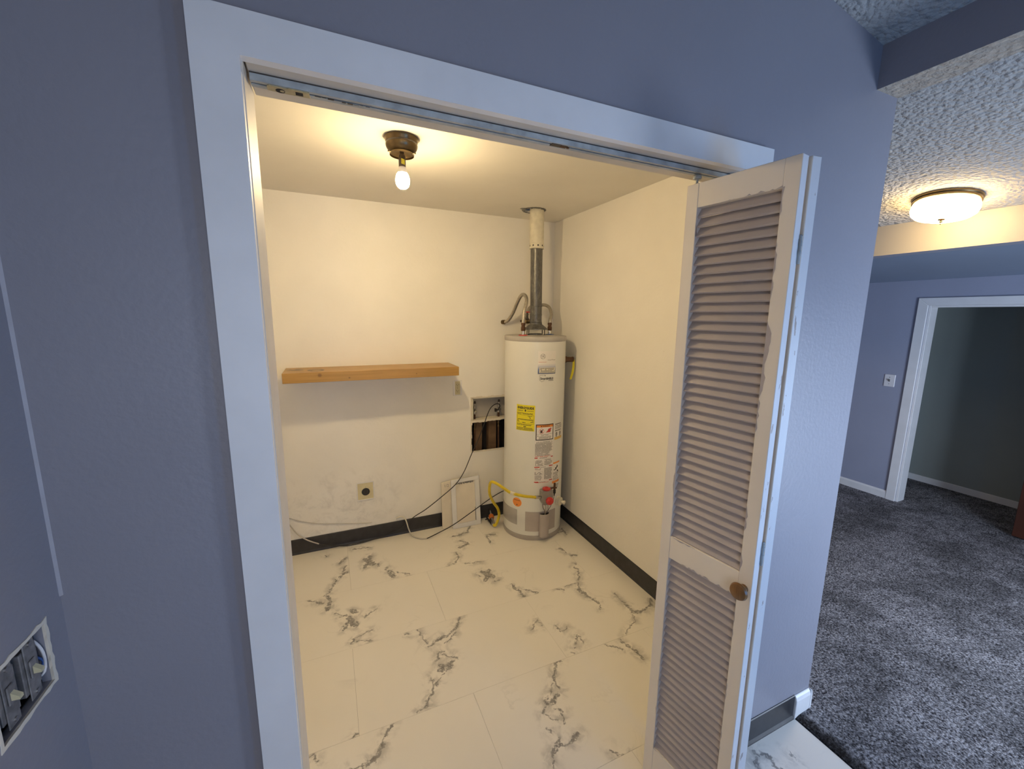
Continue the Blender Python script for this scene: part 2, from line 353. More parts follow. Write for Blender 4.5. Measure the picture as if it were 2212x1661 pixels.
# ------------------------------------------------------------------ setting
W, H, D, HC, XR, XE, XL = 1.202, 2.03, 2.107, 2.353, 1.780, 1.867, -.322
CW = .0664
SL, S0 = .173, 2.7837
def vault(x): return S0 - SL*x
PX = 1.778
YB = -1.5

# floors: slab, vinyl tiles one by one, carpet
fl = MB().box((-.62, YB, -.12), (PX, D+.25, -.004)).build('floor', M['greyink']); struct(fl, 'marble print vinyl tile floor')
G = .0004
ys = [D, 1.567, 1.097, .627, .157, -.313, -.783]
xs_a = [-.52, .145, 1.09, PX]; xs_b = [-.52, .60, 1.545, PX]
for r in range(len(ys)-1):
    xs = [xs_a, xs_b, [-.52, .127, 1.072, PX], [-.52, .597, 1.542, PX], [-.52, .127, 1.072, PX], [-.52, .597, 1.542, PX]][r]
    y1, y0 = ys[r], ys[r+1]
    for i in range(3):
        x0, x1 = xs[i], xs[i+1]
        if y1 < .1 and x1 < -.3: continue
        MB().box((x0+G, y0+G, -.004), (x1-G, y1-G, 0)).build('tile', tile_mat(x0, x1, y0, y1), fl)
MB().box((-.52, YB, -.004), (PX, -.783, 0)).build('tile_field', tile_mat(-9, -8, -9, -8), fl)['kind'] = 'stuff'
cb = MB(); n = 60
prof = [(PX, -.004), (PX+.004, .004), (PX+.02, .010), (PX+.05, .013), (PX+.1, .015), (4.70, .015), (5.55, .015)]
for i in range(len(prof)-1):
    (xa, za), (xb, zb) = prof[i], prof[i+1]
    cb.add([(xa, YB, za), (xb, YB, zb), (xb, 3.0, zb), (xa, 3.0, za)], [(0, 1, 2, 3)])
cb.add([(PX, YB, -.12), (5.55, YB, -.12), (5.55, 3, -.12), (PX, 3, -.12)], [(0, 3, 2, 1)])
struct(cb.build('floor_carpet', M['carpet']), 'grey cut pile carpet of the hall')

# front wall round the closet opening
wf = MB()
for pts in ([(XL-.1, 0, 0), (-.02, 0, 0), (-.02, 0, vault(-.02)), (XL-.1, 0, vault(XL-.1))],
            [(-.02, 0, H+.02), (W+.02, 0, H+.02), (W+.02, 0, vault(W+.02)), (-.02, 0, vault(-.02))],
            [(W+.02, 0, 0), (XE, 0, 0), (XE, 0, vault(XE)), (W+.02, 0, vault(W+.02))]):
    wf.prism(pts, (0, .112, 0))
struct(merged(wf, 'wall_front', M['blue']), 'lavender grey wall round the closet opening')
wi = MB()
wi.box((-.5, .112, 0), (-.02, .124, HC)).box((W+.02, .112, 0), (XR, .124, HC)).box((-.02, .112, H+.02), (W+.02, .124, HC))
struct(merged(wi, 'wall_closet_front', M['closetw']), 'white inner face of the closet front wall')
# left wall with the opened switch box
wl = MB(); wall_grid(wl, 'x', XL-.1, .1, [YB, -.163, -.049, 0], [0, 1.057, 1.157, 2.86], [(-.163, -.049, 1.057, 1.157)])
struct(merged(wl, 'wall_left', M['blue']), 'lavender grey side wall')
MB().prism([(XL, -.0035, 1.17), (XL+.0035, 0, 1.17), (XL, 0, 1.17)], (0, 0, .75)).build('caulk_bead', M['caulk'], bpy.data.objects['wall_left'])
# closet walls
wb = MB(); wall_grid(wb, 'y', D, .013, [-.62, 1.083, 1.46, XR+.09], [0, .572, 1.006, HC+.02], [(1.083, 1.46, .572, 1.006)])
struct(merged(wb, 'wall_back', M['closetw']), 'white scuffed back wall of the closet')
struct(MB().box((XR, .124, 0), (XE-.012, D, HC+.02)).build('wall_right', M['closetw']), 'white right wall of the closet')
struct(MB().prism([(XE-.012, .112, 0), (XE, .112, 0), (XE, .112, vault(XE)), (XE-.012, .112, vault(XE-.012))], (0, 2.9, 0)).build('wall_hall_side', M['blue']), 'hall side of the closet wall')
struct(MB().box((-.52, .124, 0), (-.5, D, HC+.02)).build('wall_closet_left', M['closetw']), 'white left wall of the closet')
# closet ceiling with a ragged vent hole
VX, VY = 1.475, 1.842
bm = bmesh.new()
outer = [bm.verts.new(p) for p in ((-.52, .112, HC), (XR, .112, HC), (XR, D, HC), (-.52, D, HC))]
inner = []
for k in range(28):
    a = 2*math.pi*k/28; r = .072+.022*math.cos(a-R(195))+random.uniform(-.004, .005); inner.append(bm.verts.new((VX+r*math.cos(a), VY+r*math.sin(a), HC)))
ed = [bm.edges.new((l[i], l[(i+1) % len(l)])) for l in (outer, inner) for i in range(len(l))]
bmesh.ops.triangle_fill(bm, use_beauty=True, edges=ed)
ret = bmesh.ops.extrude_face_region(bm, geom=bm.faces[:]); bmesh.ops.translate(bm, verts=[g for g in ret['geom'] if isinstance(g, bmesh.types.BMVert)], vec=(0, 0, .014))
bmesh.ops.recalc_face_normals(bm, faces=bm.faces)
me = bpy.data.meshes.new('ceiling_closet'); bm.to_mesh(me); bm.free(); me.materials.append(M['ceilc'])
o = bpy.data.objects.new('ceiling_closet', me); COL.objects.link(o); struct(o, 'flat closet ceiling with a vent hole')
# torn collar round the vent hole
mb = MB()
for k in range(36):
    a0 = 2*math.pi*k/36; a1 = 2*math.pi*(k+1)/36
    def rr(a): d_ = math.cos(a-R(195)); return .072+.022*d_
    ro = [rr(a)+.008+random.uniform(0, .009)+(.02 if 175 < math.degrees(a) < 200 else 0) for a in (a0, a1)]; ri = [rr(a)-random.uniform(.002, .010) for a in (a0, a1)]
    zz = HC-.0006-random.uniform(0, .002)
    mb.prism([(VX+ri[0]*math.cos(a0), VY+ri[0]*math.sin(a0), zz-random.uniform(0, .004)), (VX+ro[0]*math.cos(a0), VY+ro[0]*math.sin(a0), HC-.0006), (VX+ro[1]*math.cos(a1), VY+ro[1]*math.sin(a1), HC-.0006), (VX+ri[1]*math.cos(a1), VY+ri[1]*math.sin(a1), zz-random.uniform(0, .004))], (0, 0, .0008))
tag(mb.build('vent_collar', M['galv']), 'ragged tin collar round the flue hole in the closet ceiling', 'collar')

# vaulted popcorn ceiling over everything
cv = MB().prism([(-.45, YB, vault(-.45)), (3.37, YB, vault(3.37)), (3.37, YB, vault(3.37)+.1), (-.45, YB, vault(-.45)+.1)], (0, 3.1-YB, 0))
struct(MB().prism([(3.37, YB, vault(3.37)), (5.7, YB, vault(5.7)), (5.7, YB, vault(5.7)+.1), (3.37, YB, vault(3.37)+.1)], (0, 3.1-YB, 0)).build('ceiling_far', M['soffit']), 'smooth sloped ceiling beyond the hall header')
struct(cv.build('ceiling_vault', M['popcorn']), 'sloped popcorn textured ceiling')
# dropped beam between room and hall, soffit in ceiling texture
hb = MB()
x0, x1, z0 = 1.746, XE, 2.355
hb.add([(x0, YB, z0), (x1, YB, z0), (x1, 0, z0), (x0, 0, z0)], [(0, 1, 2, 3)], 1)
hb.add([(x0, YB, z0), (x0, 0, z0), (x0, 0, vault(x0)), (x0, YB, vault(x0))], [(0, 1, 2, 3)], 0)
hb.add([(x1, YB, z0), (x1, 0, z0), (x1, 0, vault(x1)), (x1, YB, vault(x1))], [(3, 2, 1, 0)], 1)
struct(hb.build('trim_3', [M['blue'], M['popcornwarm']]), 'dark lavender dropped beam with textured underside')
# second header in the hall
hx, hz = 3.315, 2.032
h2 = MB().prism([(hx, YB, hz), (hx+.12, YB, hz), (hx+.12, YB, vault(hx+.12)), (hx, YB, vault(hx))], (0, 3.0-YB, 0))
h2.mi = [0]*len(h2.mi); h2 = h2.build('wall_header', [M['header'], M['blue']])
for p in h2.data.polygons:
    if p.normal.z < -.9: p.material_index = 1  # underside takes the darker wall paint to stand for its shade
struct(h2, 'pale header across the hall under the lamp')
# far hall wall with cased opening
XF = 4.715
wr = MB(); wall_grid(wr, 'x', XF, .11, [YB, -.75, .93, 3.0], [0, 1.757, 2.0], [(-.75, .93, -1, 1.757)])
struct(merged(wr, 'wall_far', M['bluefar']), 'lavender far wall of the hall')
nk = MB(); nk.box((5.55, -1.0, 0), (5.62, 1.35, 1.9)).box((XF+.11, 1.22, 0), (5.55, 1.28, 1.9)).box((XF+.11, -1.0, 0), (5.55, -.94, 1.9)).box((XF+.11, -1.0, 1.84), (5.55, 1.28, 1.9))
struct(nk.build('wall_niche', M['farwall']), 'pale walls inside the hall closet')
struct(MB().box((5.535, -.94, .0), (5.55, 1.22, .075)).build('baseboard_niche', M['trimw'], bevel=.004), 'white baseboard inside the hall closet')
struct(MB().box((1.0, 3.0, 0), (5.6, 3.1, 2.6)).build('wall_hall_end', M['blue']), 'end wall of the hall')
wk = MB(); wall_grid(wk, 'y', YB-.1, .1, [-.45, -.20, .50, 1.20, 1.70, 2.55, 3.55, 5.7], [0, .15, .70, 1.0, 1.50, 1.60, 1.90, 2.9], [(1.20, 1.70, .70, 1.50), (2.55, 3.55, .15, 1.60), (-.2, .5, 1.0, 1.9)])
struct(merged(wk, 'wall_rear', M['blue']), 'wall behind the viewer with a window and two added light openings')
def window(nm, x0, x1, z0, z1, lb_):
    fr = MB(); y = YB-.05
    fr.box((x0, y-.03, z0), (x0+.04, y+.03, z1)).box((x1-.04, y-.03, z0), (x1, y+.03, z1)).box((x0+.04, y-.03, z0), (x1-.04, y+.03, z0+.04)).box((x0+.04, y-.03, z1-.04), (x1-.04, y+.03, z1)).box(((x0+x1)/2-.015, y-.02, z0+.04), ((x0+x1)/2+.015, y+.02, z1-.04))
    struct(fr.build(nm, M['trimw'], bevel=.004), lb_)
window('window_1', 1.20, 1.70, .70, 1.50, 'white framed low window behind the viewer')
window('added_glass_door', 2.55, 3.55, .15, 1.60, 'unseen white framed glass door put in to light the hall')  # frame round the added hall light
window('added_window', -.20, .50, 1.0, 1.90, 'unseen white framed window added to brighten the left walls')  # frame round the added left fill

# closet casing and jambs
tr = MB().prism([(-CW, -.018, 0), (0, -.018, 0), (0, -.018, H), (-CW, -.018, H+CW)], (0, .018, 0)).build('trim_1', M['trimw']); struct(tr, 'white painted casing of the closet opening')
MB().prism([(0, -.018, H), (W+CW, -.018, H), (W+CW, -.018, H+CW), (-CW, -.018, H+CW)], (0, .018, 0)).build('casing_head', M['trimw'], tr)
MB().prism([(W, -.018, 0), (W+CW, -.018, 0), (W+CW, -.018, H), (W, -.018, H)], (0, .018, 0)).build('casing_leg', M['trimw'], tr)
jb = MB().box((-.02, 0, 0), (.0015, .118, H+.004)).build('trim_2', M['jamb'], bevel=.0006); struct(jb, 'white jamb boards of the closet opening')
MB().box((.004, 0, H+.002), (W-.004, .118, H+.02)).build('jamb_head', M['jamb'], jb, bevel=.0015)
MB().box((W-.004, 0, 0), (W+.02, .118, H+.004)).build('jamb_side', M['jamb'], jb, bevel=.0015)

# bases
def cove(name, pts, h, t, out, mat=None):
    mb = MB()
    for (a, b) in zip(pts[:-1], pts[1:]):
        a = Vector((*a, 0)); b = Vector((*b, 0)); n = Vector((*out, 0))
        prof = [(0, 0), (t*2.4, 0), (t*2.2, .004), (t*1.1, .014), (t, .022), (t, h-.003), (t*.5, h), (0, h)]
        mb.prism([a+n*p+Vector((0, 0, q)) for p, q in prof], b-a)
    return mb.build(name, mat or M['cove'])
struct(cove('baseboard_back', [(-.5, D), (XR, D)], .108, .005, (0, -1)), 'charcoal vinyl cove base on the back wall')
struct(cove('baseboard_right', [(XR, .124), (XR, D)], .108, .005, (-1, 0)), 'charcoal vinyl cove base on the right wall')
struct(cove('baseboard_left', [(-.5, .124), (-.5, D)], .108, .005, (1, 0)), 'charcoal vinyl cove base on the left closet wall')
struct(cove('baseboard_front', [(W+CW, 0), (1.772, 0)], .108, .005, (0, -1)), 'charcoal vinyl cove base beside the folding door')
pw = [(0, 0), (.013, 0), (.013, .082), (.009, .096), (.003, .104), (0, .104)]
bc = MB(); bc.prism([(1.774, -p, q) for p, q in pw], (XE-1.774, 0, 0)); bc.prism([(XE+p, -.013, q) for p, q in pw], (0, 3.0, 0))
struct(bc.build('baseboard_corner', M['trimw'], bevel=.002), 'short white baseboard wrapped round the wall corner')
bf = MB().prism([(XF-p, .99, q*.72+.012) for p, q in pw], (0, 2.0, 0)); struct(bf.build('baseboard_far', M['trimw'], bevel=.002), 'white baseboard on the far hall wall')
# hall opening casing
cs = MB().prism([(XF-.016, .93, 0), (XF-.016, .998, 0), (XF-.016, .998, 1.82), (XF-.016, .93, 1.757)], (.016, 0, 0)).build('trim_4', M['trimw'], bevel=.003); struct(cs, 'white casing of the hall closet opening')
MB().prism([(XF-.016, .93, 1.757), (XF-.016, .998, 1.82), (XF-.016, -.82, 1.82), (XF-.016, -.75, 1.757)], (.016, 0, 0)).build('casing_head', M['trimw'], cs, bevel=.003)
MB().prism([(XF-.016, -.75, 0), (XF-.016, -.82, 0), (XF-.016, -.82, 1.82), (XF-.016, -.75, 1.757)], (.016, 0, 0)).build('casing_leg', M['trimw'], cs, bevel=.003)
MB().box((XF, .912, 0), (XF+.11, .93, 1.757)).box((XF, -.75, 1.741), (XF+.11, .912, 1.757)).build('jamb', M['trimw'], cs, bevel=.002)

# ------------------------------------------------------------------ hall things
sd = thing('sliding_door', (4.79, -.16, .015), 'dark brown slab door closing half of the hall closet', 'door')
MB().box((4.775, -.60, .025), (4.805, .245, 1.735)).build('door_slab', M['walnut'], sd, bevel=.003)
MB().lathe([(.026, 0), (.026, .003), (.02, .004), (.018, .0005)], (4.775, .19, .9), (-1, 0, 0), 18).build('finger_pull', M['brass'], sd, True)
sw = thing('light_switch', (XF, 1.11, 1.095), 'white toggle light switch on the far hall wall', 'switch')
MB().box((XF-.006, 1.07, 1.04), (XF, 1.15, 1.15)).build('cover_plate', M['switchw'], sw, bevel=.003)
MB().prism([(XF-.006, 1.105, 1.085), (XF-.006, 1.105, 1.105), (XF-.018, 1.105, 1.109), (XF-.018, 1.105, 1.099)], (0, .011, 0)).build('toggle', M['device'], sw)
for zz in (1.065, 1.125): MB().cyl((XF-.006, 1.11, zz), (XF-.0075, 1.11, zz), .003, n=8).build('screw', M['chrome'], sw)

lx, ly = 3.055, .292; lz = vault(lx); dn = Vector((-SL, 0, -1)).normalized()
lm = thing('flush_mount_lamp', (lx, ly, lz), 'lit alabaster glass flush ceiling lamp with brass rim in the hall', 'lamp')
MB().lathe([(.122, 0), (.133, .002), (.133, .010), (.129, .014), (.131, .018), (.131, .026), (.124, .030), (.11, .030)], (lx, ly, lz), dn, 48).build('brass_pan', M['brass'], lm, True)
MB().lathe([(.124, .027), (.129, .042), (.130, .060), (.125, .078), (.110, .092), (.085, .101), (.05, .106), (.008, .108)], (lx, ly, lz), dn, 48).build('glass_shade', M['lampshade'], lm, True)
MB().lathe([(.014, .1075), (.015, .110), (.006, .113), (.0035, .117), (.009, .120), (.009, .122), (.003, .125), (.004, .131), (.002, .134)], (lx, ly, lz), dn, 16).build('finial', M['brass'], lm, True)

# ------------------------------------------------------------------ opened switch box on the left wall
sb = thing('switch_box', (XL, -.106, 1.106), 'uncovered double switch box in a torn hole in the left wall', 'switch')
mb = MB(); n = 44; rim = []
def rect_pt(u, y0, y1, z0, z1):
    p = [(y0, z0), (y1, z0), (y1, z1), (y0, z1)]; k = int(u*4) % 4; f = u*4-int(u*4); a = p[k]; b = p[(k+1) % 4]; return (a[0]+(b[0]-a[0])*f, a[1]+(b[1]-a[1])*f)
for i in range(n):
    a = rect_pt(i/n, -.163, -.049, 1.057, 1.157); e = .0055+random.uniform(-.0015, .0025); b = rect_pt(i/n, -.163-e, -.049+e, 1.057-e, 1.157+e); j = random.uniform(-.001, .0015)
    c = (a[0]+(-.106-a[0])*.05*abs(j)*300, a[1]+(1.107-a[1])*.05*abs(j)*300)
    rim.append(((XL+.0012, *c), (XL+.0012, *b), (XL, *b), (XL-.003, *a)))
vs = [p for q in rim for p in q]
mb.add(vs, [tuple(4*i+k for k in (0, 1)) + tuple(4*((i+1) % n)+k for k in (1, 0)) for i in range(n)] + [tuple(4*i+k for k in (1, 2)) + tuple(4*((i+1) % n)+k for k in (2, 1)) for i in range(n)] + [tuple(4*i+k for k in (3, 0)) + tuple(4*((i+1) % n)+k for k in (0, 3)) for i in range(n)])
lab(mb.build('plaster_rim', M['drywall'], sb), 'ragged white plaster edge')
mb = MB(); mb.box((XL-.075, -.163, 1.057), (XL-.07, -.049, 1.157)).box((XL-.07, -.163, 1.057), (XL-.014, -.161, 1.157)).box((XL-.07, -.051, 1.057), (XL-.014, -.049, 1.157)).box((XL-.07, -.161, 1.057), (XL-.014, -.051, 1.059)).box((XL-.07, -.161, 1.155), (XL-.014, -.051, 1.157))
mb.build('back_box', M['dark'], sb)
for yc in (-.080, -.128):
    d = MB().box((XL-.006, yc-.012, 1.060), (XL-.004, yc+.012, 1.154)).box((XL-.034, yc-.018, 1.072), (XL-.006, yc+.018, 1.142)).box((XL-.004, yc-.008, 1.094), (XL-.0015, yc+.006, 1.122)).build('switch_yoke', M['device'], sb, bevel=.001)
    MB().prism([(XL-.002, yc-.0045, 1.100), (XL-.002, yc-.0045, 1.112), (XL+.0065, yc-.0035, 1.103), (XL+.0065, yc-.0035, 1.0985)], (0, .0075, 0)).build('toggle', M['ivory'], d)
    for zz in (1.068, 1.146): MB().cyl((XL-.004, yc, zz), (XL-.002, yc, zz), .0035, n=8).build('screw', M['chrome'], d)
MB().tube([(XL-.02, -.058, 1.08), (XL-.008, -.056, 1.088), (XL-.006, -.055, 1.10), (XL-.02, -.057, 1.112)], .0019).build('wire', M['bluering'], sb, True)
MB().tube([(XL-.02, -.06, 1.07), (XL-.005, -.057, 1.08), (XL-.004, -.054, 1.11), (XL-.012, -.056, 1.135), (XL-.025, -.06, 1.145)], .0019).build('wire', M['switchw'], sb, True)

# ------------------------------------------------------------------ track and folding door
TY0, TY1, TZ = .030, .054, H-.0115
tk = thing('door_track', (.6, .043, H), 'grey painted metal folding door track under the head jamb', 'track')
mb = MB().box((.006, TY0, TZ), (W-.006, TY0+.0015, H+.002)).box((.006, TY1-.0015, TZ), (W-.006, TY1, H+.002)).box((.006, TY0+.0015, TZ), (W-.006, TY0+.008, TZ+.0015)).box((.006, TY1-.010, TZ), (W-.006, TY1-.0015, TZ+.0015)).box((.006, TY0+.0015, H+.0005), (W-.006, TY1-.0015, H+.002))
mb.build('channel', M['track'], tk)
MB().box((.006, TY0-.0008, H-.0003), (W-.006, TY0+.0003, H+.0015)).build('paint_gap', M['iron'], tk)
bp = MB().prism([(.030, TY0+.006, TZ-.002), (.034, TY0+.002, TZ-.002), (.060, TY0+.004, TZ-.002), (.064, TY0+.001, TZ-.002), (.096, TY0+.002, TZ-.002), (.098, TY1-.002, TZ-.002), (.060, TY1-.001, TZ-.002), (.030, TY1-.003, TZ-.002)], (0, 0, .002))
bp = lab(bp.build('pivot_bracket', M['bracket'], tk, bevel=.0004), 'yellowed pivot bracket with a square hole')
MB().prism([(.050+.0075*math.cos(2*math.pi*k/14), TY0+.0145+.0075*math.sin(2*math.pi*k/14), TZ-.0024) for k in range(14)], (0, 0, .0005)).build('pivot_socket', M['dark'], bp)
MB().box((.074, TY0+.007, TZ-.0024), (.086, TY1-.006, TZ-.0019)).build('bracket_hole', M['dark'], bp)
MB().prism([(.053+.0035*math.cos(2*math.pi*k/10), TY0+.0135+.0035*math.sin(2*math.pi*k/10), TZ-.0028) for k in range(10)], (0, 0, .0006)).build('rivet', M['bracket'], bp)
ch = MB()
for k in range(9): ch.box((.104+.011*k+random.uniform(0, .003), TY0+.010+random.uniform(0, .006), TZ-.0003), (.104+.011*k+random.uniform(.006, .013), TY0+.012+random.uniform(0, .006), TZ+.0002))
o = lab(ch.build('chipped_paint', M['iron'], tk), 'dark chipped paint on the track'); o['kind'] = 'stuff'
mb = MB().box((.592, TY0+.004, TZ-.001), (.618, TY1-.005, TZ+.010)); lab(mb.build('roller_guide', M['darkbrown'], tk, bevel=.001), 'dark guide block in the track')
MB().box((.618, TY0+.005, TZ-.0008), (.634, TY1-.006, TZ+.008)).cyl((.638, TY0+.012, TZ-.002), (.638, TY0+.012, TZ+.006), .0035, n=8).build('spring_clip', M['copper'], tk)

DT, DB, TH = 1.992, .030, .0275
def panel_frame(A, B):
    A = Vector((*A, 0)); B = Vector((*B, 0)); ux = (B-A).normalized(); nz = Vector((0, 0, 1)); un = nz.cross(ux)   # un points to the thickness side
    return A, ux, un, (B-A).length
def pm(A, ux, un):   # local (u along width, v thickness, z) to world
    return Matrix(((ux.x, un.x, 0, A.x), (ux.y, un.y, 0, A.y), (0, 0, 1, 0), (0, 0, 0, 1)))
bd = thing('folding_door', (1.11, .08, 0), 'white folding louvre door with taupe slats and wooden knob at the right jamb', 'door')
def panel(A, B, vis):
    A, ux, un, wd = panel_frame(A, B); m = pm(A, ux, un); st = .036
    Z = [DB, .174, .885, .959, 1.928, DT]
    mb = MB()
    mb.box((0, 0, DB), (st, TH, DT)); mb.box((wd-st, 0, DB), (wd, TH, DT))
    for za, zb in ((Z[0], Z[1]), (Z[2], Z[3]), (Z[4], Z[5])): mb.box((st, .0006, za), (wd-st, TH-.0006, zb))
    fr = mb.xf(m).build('door_panel', [M['doorw'], M['dooredge']], bd, bevel=.0012)
    for p in fr.data.polygons:
        if abs(p.normal.dot(ux)) > .9: p.material_index = 1
    # slats, lower edge proud of the room face
    first = None
    off = parent_loc(fr)
    for za, zb, n in ((Z[1], Z[2], 27), (Z[3], Z[4], 38)):
        pitch = (zb-za)/n
        for k in range(n):
            zc = za+(k+.5)*pitch
            if first is None:
                s = MB(); hw = .0215; t = .0030; a = R(47)
                sn = math.sin(a); cs = math.cos(a)
                # section in (v, z): from low outer edge to high inner edge
                P = []
                for (l, q) in ((-hw, -t), (-hw, t), (hw, t), (hw, -t)): P.append((TH/2+.002+l*cs*.60-q*sn, l*sn*.80+q*cs))
                s.prism([(st-.004, v_, z_) for v_, z_ in P], (wd-2*st+.008, 0, 0)); s.xf(m)
                first = s.build('slat', M['slat'], fr, bevel=.0008); first.location.z = zc
            else:
                c = first.copy(); COL.objects.link(c); c.parent = fr; c.location = (0, 0, zc)
    return fr, m, ux, un, wd
p1, m1, ux, un, wd = panel((1.039, .0636), (1.081, -.221), True)
# second leaf folded behind the first: pivot at the right jamb, knuckle edge beside the first leaf
p2, m2, ux2, un2, wd2 = panel((1.147, .0646), (1.1135, -.222), False)
# check thickness side: both leaves grow towards +x
kn = MB().lathe([(.0, .0005), (.011, .0005), (.009, .010), (.012, .015), (.020, .020), (.0235, .026), (.021, .032), (.013, .036), (.002, .0375)], (0, 0, 0), (0, -1, 0), 28)
kp = m1 @ Vector((wd-.019, 0, .922)); kn.xf(Matrix.Translation(kp) @ Matrix(((ux.x, un.x, 0, 0), (ux.y, un.y, 0, 0), (0, 0, 1, 0), (0, 0, 0, 1))))
lab(kn.build('knob', M['knobwood'], bd, True), 'round wooden knob')
pn = m1 @ Vector((.020, TH*.5, DT))
pin = MB().cyl(pn, pn+Vector((0, 0, .016)), .0035, n=10).lathe([(.006, .014), (.0105, .015), (.0115, .019), (.0095, .024), (.003, .025)], pn, (0, 0, 1), 16).lathe([(.008, 0), (.008, .002)], pn, (0, 0, 1), 12)
lab(pin.build('guide_pin', M['track'], bd, True), 'grey roller pin riding in the track')
for zz in (1.787, 1.02, .25):
    a = m1 @ Vector((wd, TH, zz)); b = m2 @ Vector((wd2, 0, zz)); c = (a+b)/2; hm = MB()
    hm.cyl(c+Vector((0, .001, -.030)), c+Vector((0, .001, .030)), .0034, n=10)
    for q in (-.012, .010): hm.lathe([(.0044, 0), (.0044, .012)], c+Vector((0, .001, q)), (0, 0, 1), 10)
    hm.box((c.x-.0065, c.y+.002, zz-.026), (c.x+.0065, c.y+.0035, zz+.026)); hm.lathe([(.0024, .030), (.0042, .032), (.002, .036)], c+Vector((0, .001, 0)), (0, 0, 1), 8)
    hm.build('hinge', M['track'] if zz > 1 else M['chrome'], bd, True)

# taupe paint smeared over the edges of the first leaf
sm = MB()
def smear(p, q, side, n, amp, thr):
    P0 = Vector((*p, 0)); Q0 = Vector((*q, 0)); s_ = Vector((*side, 0)); ws = []; v_ = 0
    for i in range(n+1): v_ = .84*v_+random.uniform(-.75, .75); ws.append(max(0, (v_-thr))*amp)
    for i in range(n):
        if ws[i] < 4e-4 and ws[i+1] < 4e-4: continue
        A_ = P0+(Q0-P0)*(i/n); B_ = P0+(Q0-P0)*((i+1)/n); C_ = B_+s_*(ws[i+1]+2e-4); D_ = A_+s_*(ws[i]+2e-4)
        sm.add([(k.x, -.0003, k.y) for k in (A_, B_, C_, D_)], [(0, 1, 2, 3)])
st_ = .036
smear((wd-st_, .96), (wd-st_, 1.93), (1, 0), 90, .006, -.25); smear((wd-st_, .175), (wd-st_, .885), (1, 0), 70, .003, .1)
smear((st_, .96), (st_, 1.93), (-1, 0), 70, .004, .55); smear((st_, .175), (st_, .885), (-1, 0), 60, .003, .6)
smear((st_, .885), (wd-st_, .885), (0, 1), 30, .007, -.5); smear((st_, .959), (wd-st_, .959), (0, -1), 30, .003, .3); smear((st_, 1.928), (wd-st_, 1.928), (0, 1), 40, .006, .3); smear((st_, .174), (wd-st_, .174), (0, -1), 30, .005, 0)
lab(sm.xf(m1).build('paint_smear', M['slat'], p1), 'taupe paint smeared over the white edges')['kind'] = 'stuff'

# ------------------------------------------------------------------ bare bulb fitting
BX, BY = .428, 1.030
fx = thing('ceiling_light_fitting', (BX, BY, HC), 'antique brass ceiling fitting with a bare lit bulb in the closet', 'lamp')
MB().lathe([(.060, 0), (.070, .001), (.0705, .004), (.066, .010), (.0655, .018), (.0625, .0215), (.0625, .0255), (.0655, .028), (.064, .036), (.059, .046), (.052, .054), (.0455, .058), (.0455, .0595), (.050, .061), (.050, .068), (.0485, .068), (.0475, .061), (.040, .058), (.02, .050)], (BX, BY, HC), (0, 0, -1), 40).build('canopy', M['brass'], fx, True)
MB().lathe([(.0615, .0195), (.0632, .0205), (.0632, .0265), (.0615, .0275)], (BX, BY, HC), (0, 0, -1), 40).build('groove_band', M['darkbrown'], fx, True)
for k in range(3):
    a = R(200+120*k); d = Vector((math.cos(a), math.sin(a), 0)); c = Vector((BX, BY, HC-.0645))
    MB().cyl(c+d*.049, c+d*.060, .0016, n=8).lathe([(.0035, .060), (.004, .0625), (.001, .064)], c, d, 8).build('thumb_screw', M['brass'], fx, True)
sk = MB().cyl((BX, BY, HC-.050), (BX, BY, HC-.066), .009, n=14).lathe([(.010, .064), (.0135, .068), (.0145, .072), (.0145, .112), (.0125, .113)], (BX, BY, HC), (0, 0, -1), 20).build('socket', M['darkbrown'], fx, True)
st = MB()
for k in range(6):
    a0 = R(248+k*9); a1 = R(248+k*9+9); r = .0149
    z0, z1 = HC-.083-.0006*k, HC-.103-.0006*k
    st.add([(BX+r*math.cos(a0), BY+r*math.sin(a0), z1), (BX+r*math.cos(a1), BY+r*math.sin(a1), z1), (BX+r*math.cos(a1), BY+r*math.sin(a1), z0), (BX+r*math.cos(a0), BY+r*math.sin(a0), z0)], [(0, 1, 2, 3)])
lab(st.build('rating_sticker', M['ylabel'], sk), 'small yellow rating sticker')
st = MB()
for q in range(4):
    for k in range(5):
        a0 = R(250+k*9+random.uniform(0, 2)); a1 = a0+R(6); r = .0151; z1 = HC-.087-.0045*q-.0005*k
        st.add([(BX+r*math.cos(a), BY+r*math.sin(a), z) for a, z in ((a0, z1-.002), (a1, z1-.002), (a1, z1), (a0, z1))], [(0, 1, 2, 3)])
st.build('sticker_print', M['ink'], sk)['kind'] = 'stuff'
MB().lathe([(.0125, .111), (.0145, .114), (.0165, .122), (.0205, .136)], (BX, BY, HC), (0, 0, -1), 22, caps=False).build('bulb_collar', M['switchw'], fx, True)
MB().lathe([(.0205, .136), (.0250, .144), (.0285, .156), (.0295, .166), (.028, .177), (.0235, .188), (.015, .196), (.002, .199)], (BX, BY, HC), (0, 0, -1), 40).build('bulb', M['bulb'], fx, True)

# ------------------------------------------------------------------ shelf
sh = MB().box((-.154, D-.27, 1.224), (.908, D, 1.284)).build('wall_shelf', M['shelfwood'], bevel=.0015)
tag(sh, 'honey coloured floating wooden shelf with dark ring stains on the back wall', 'shelf')

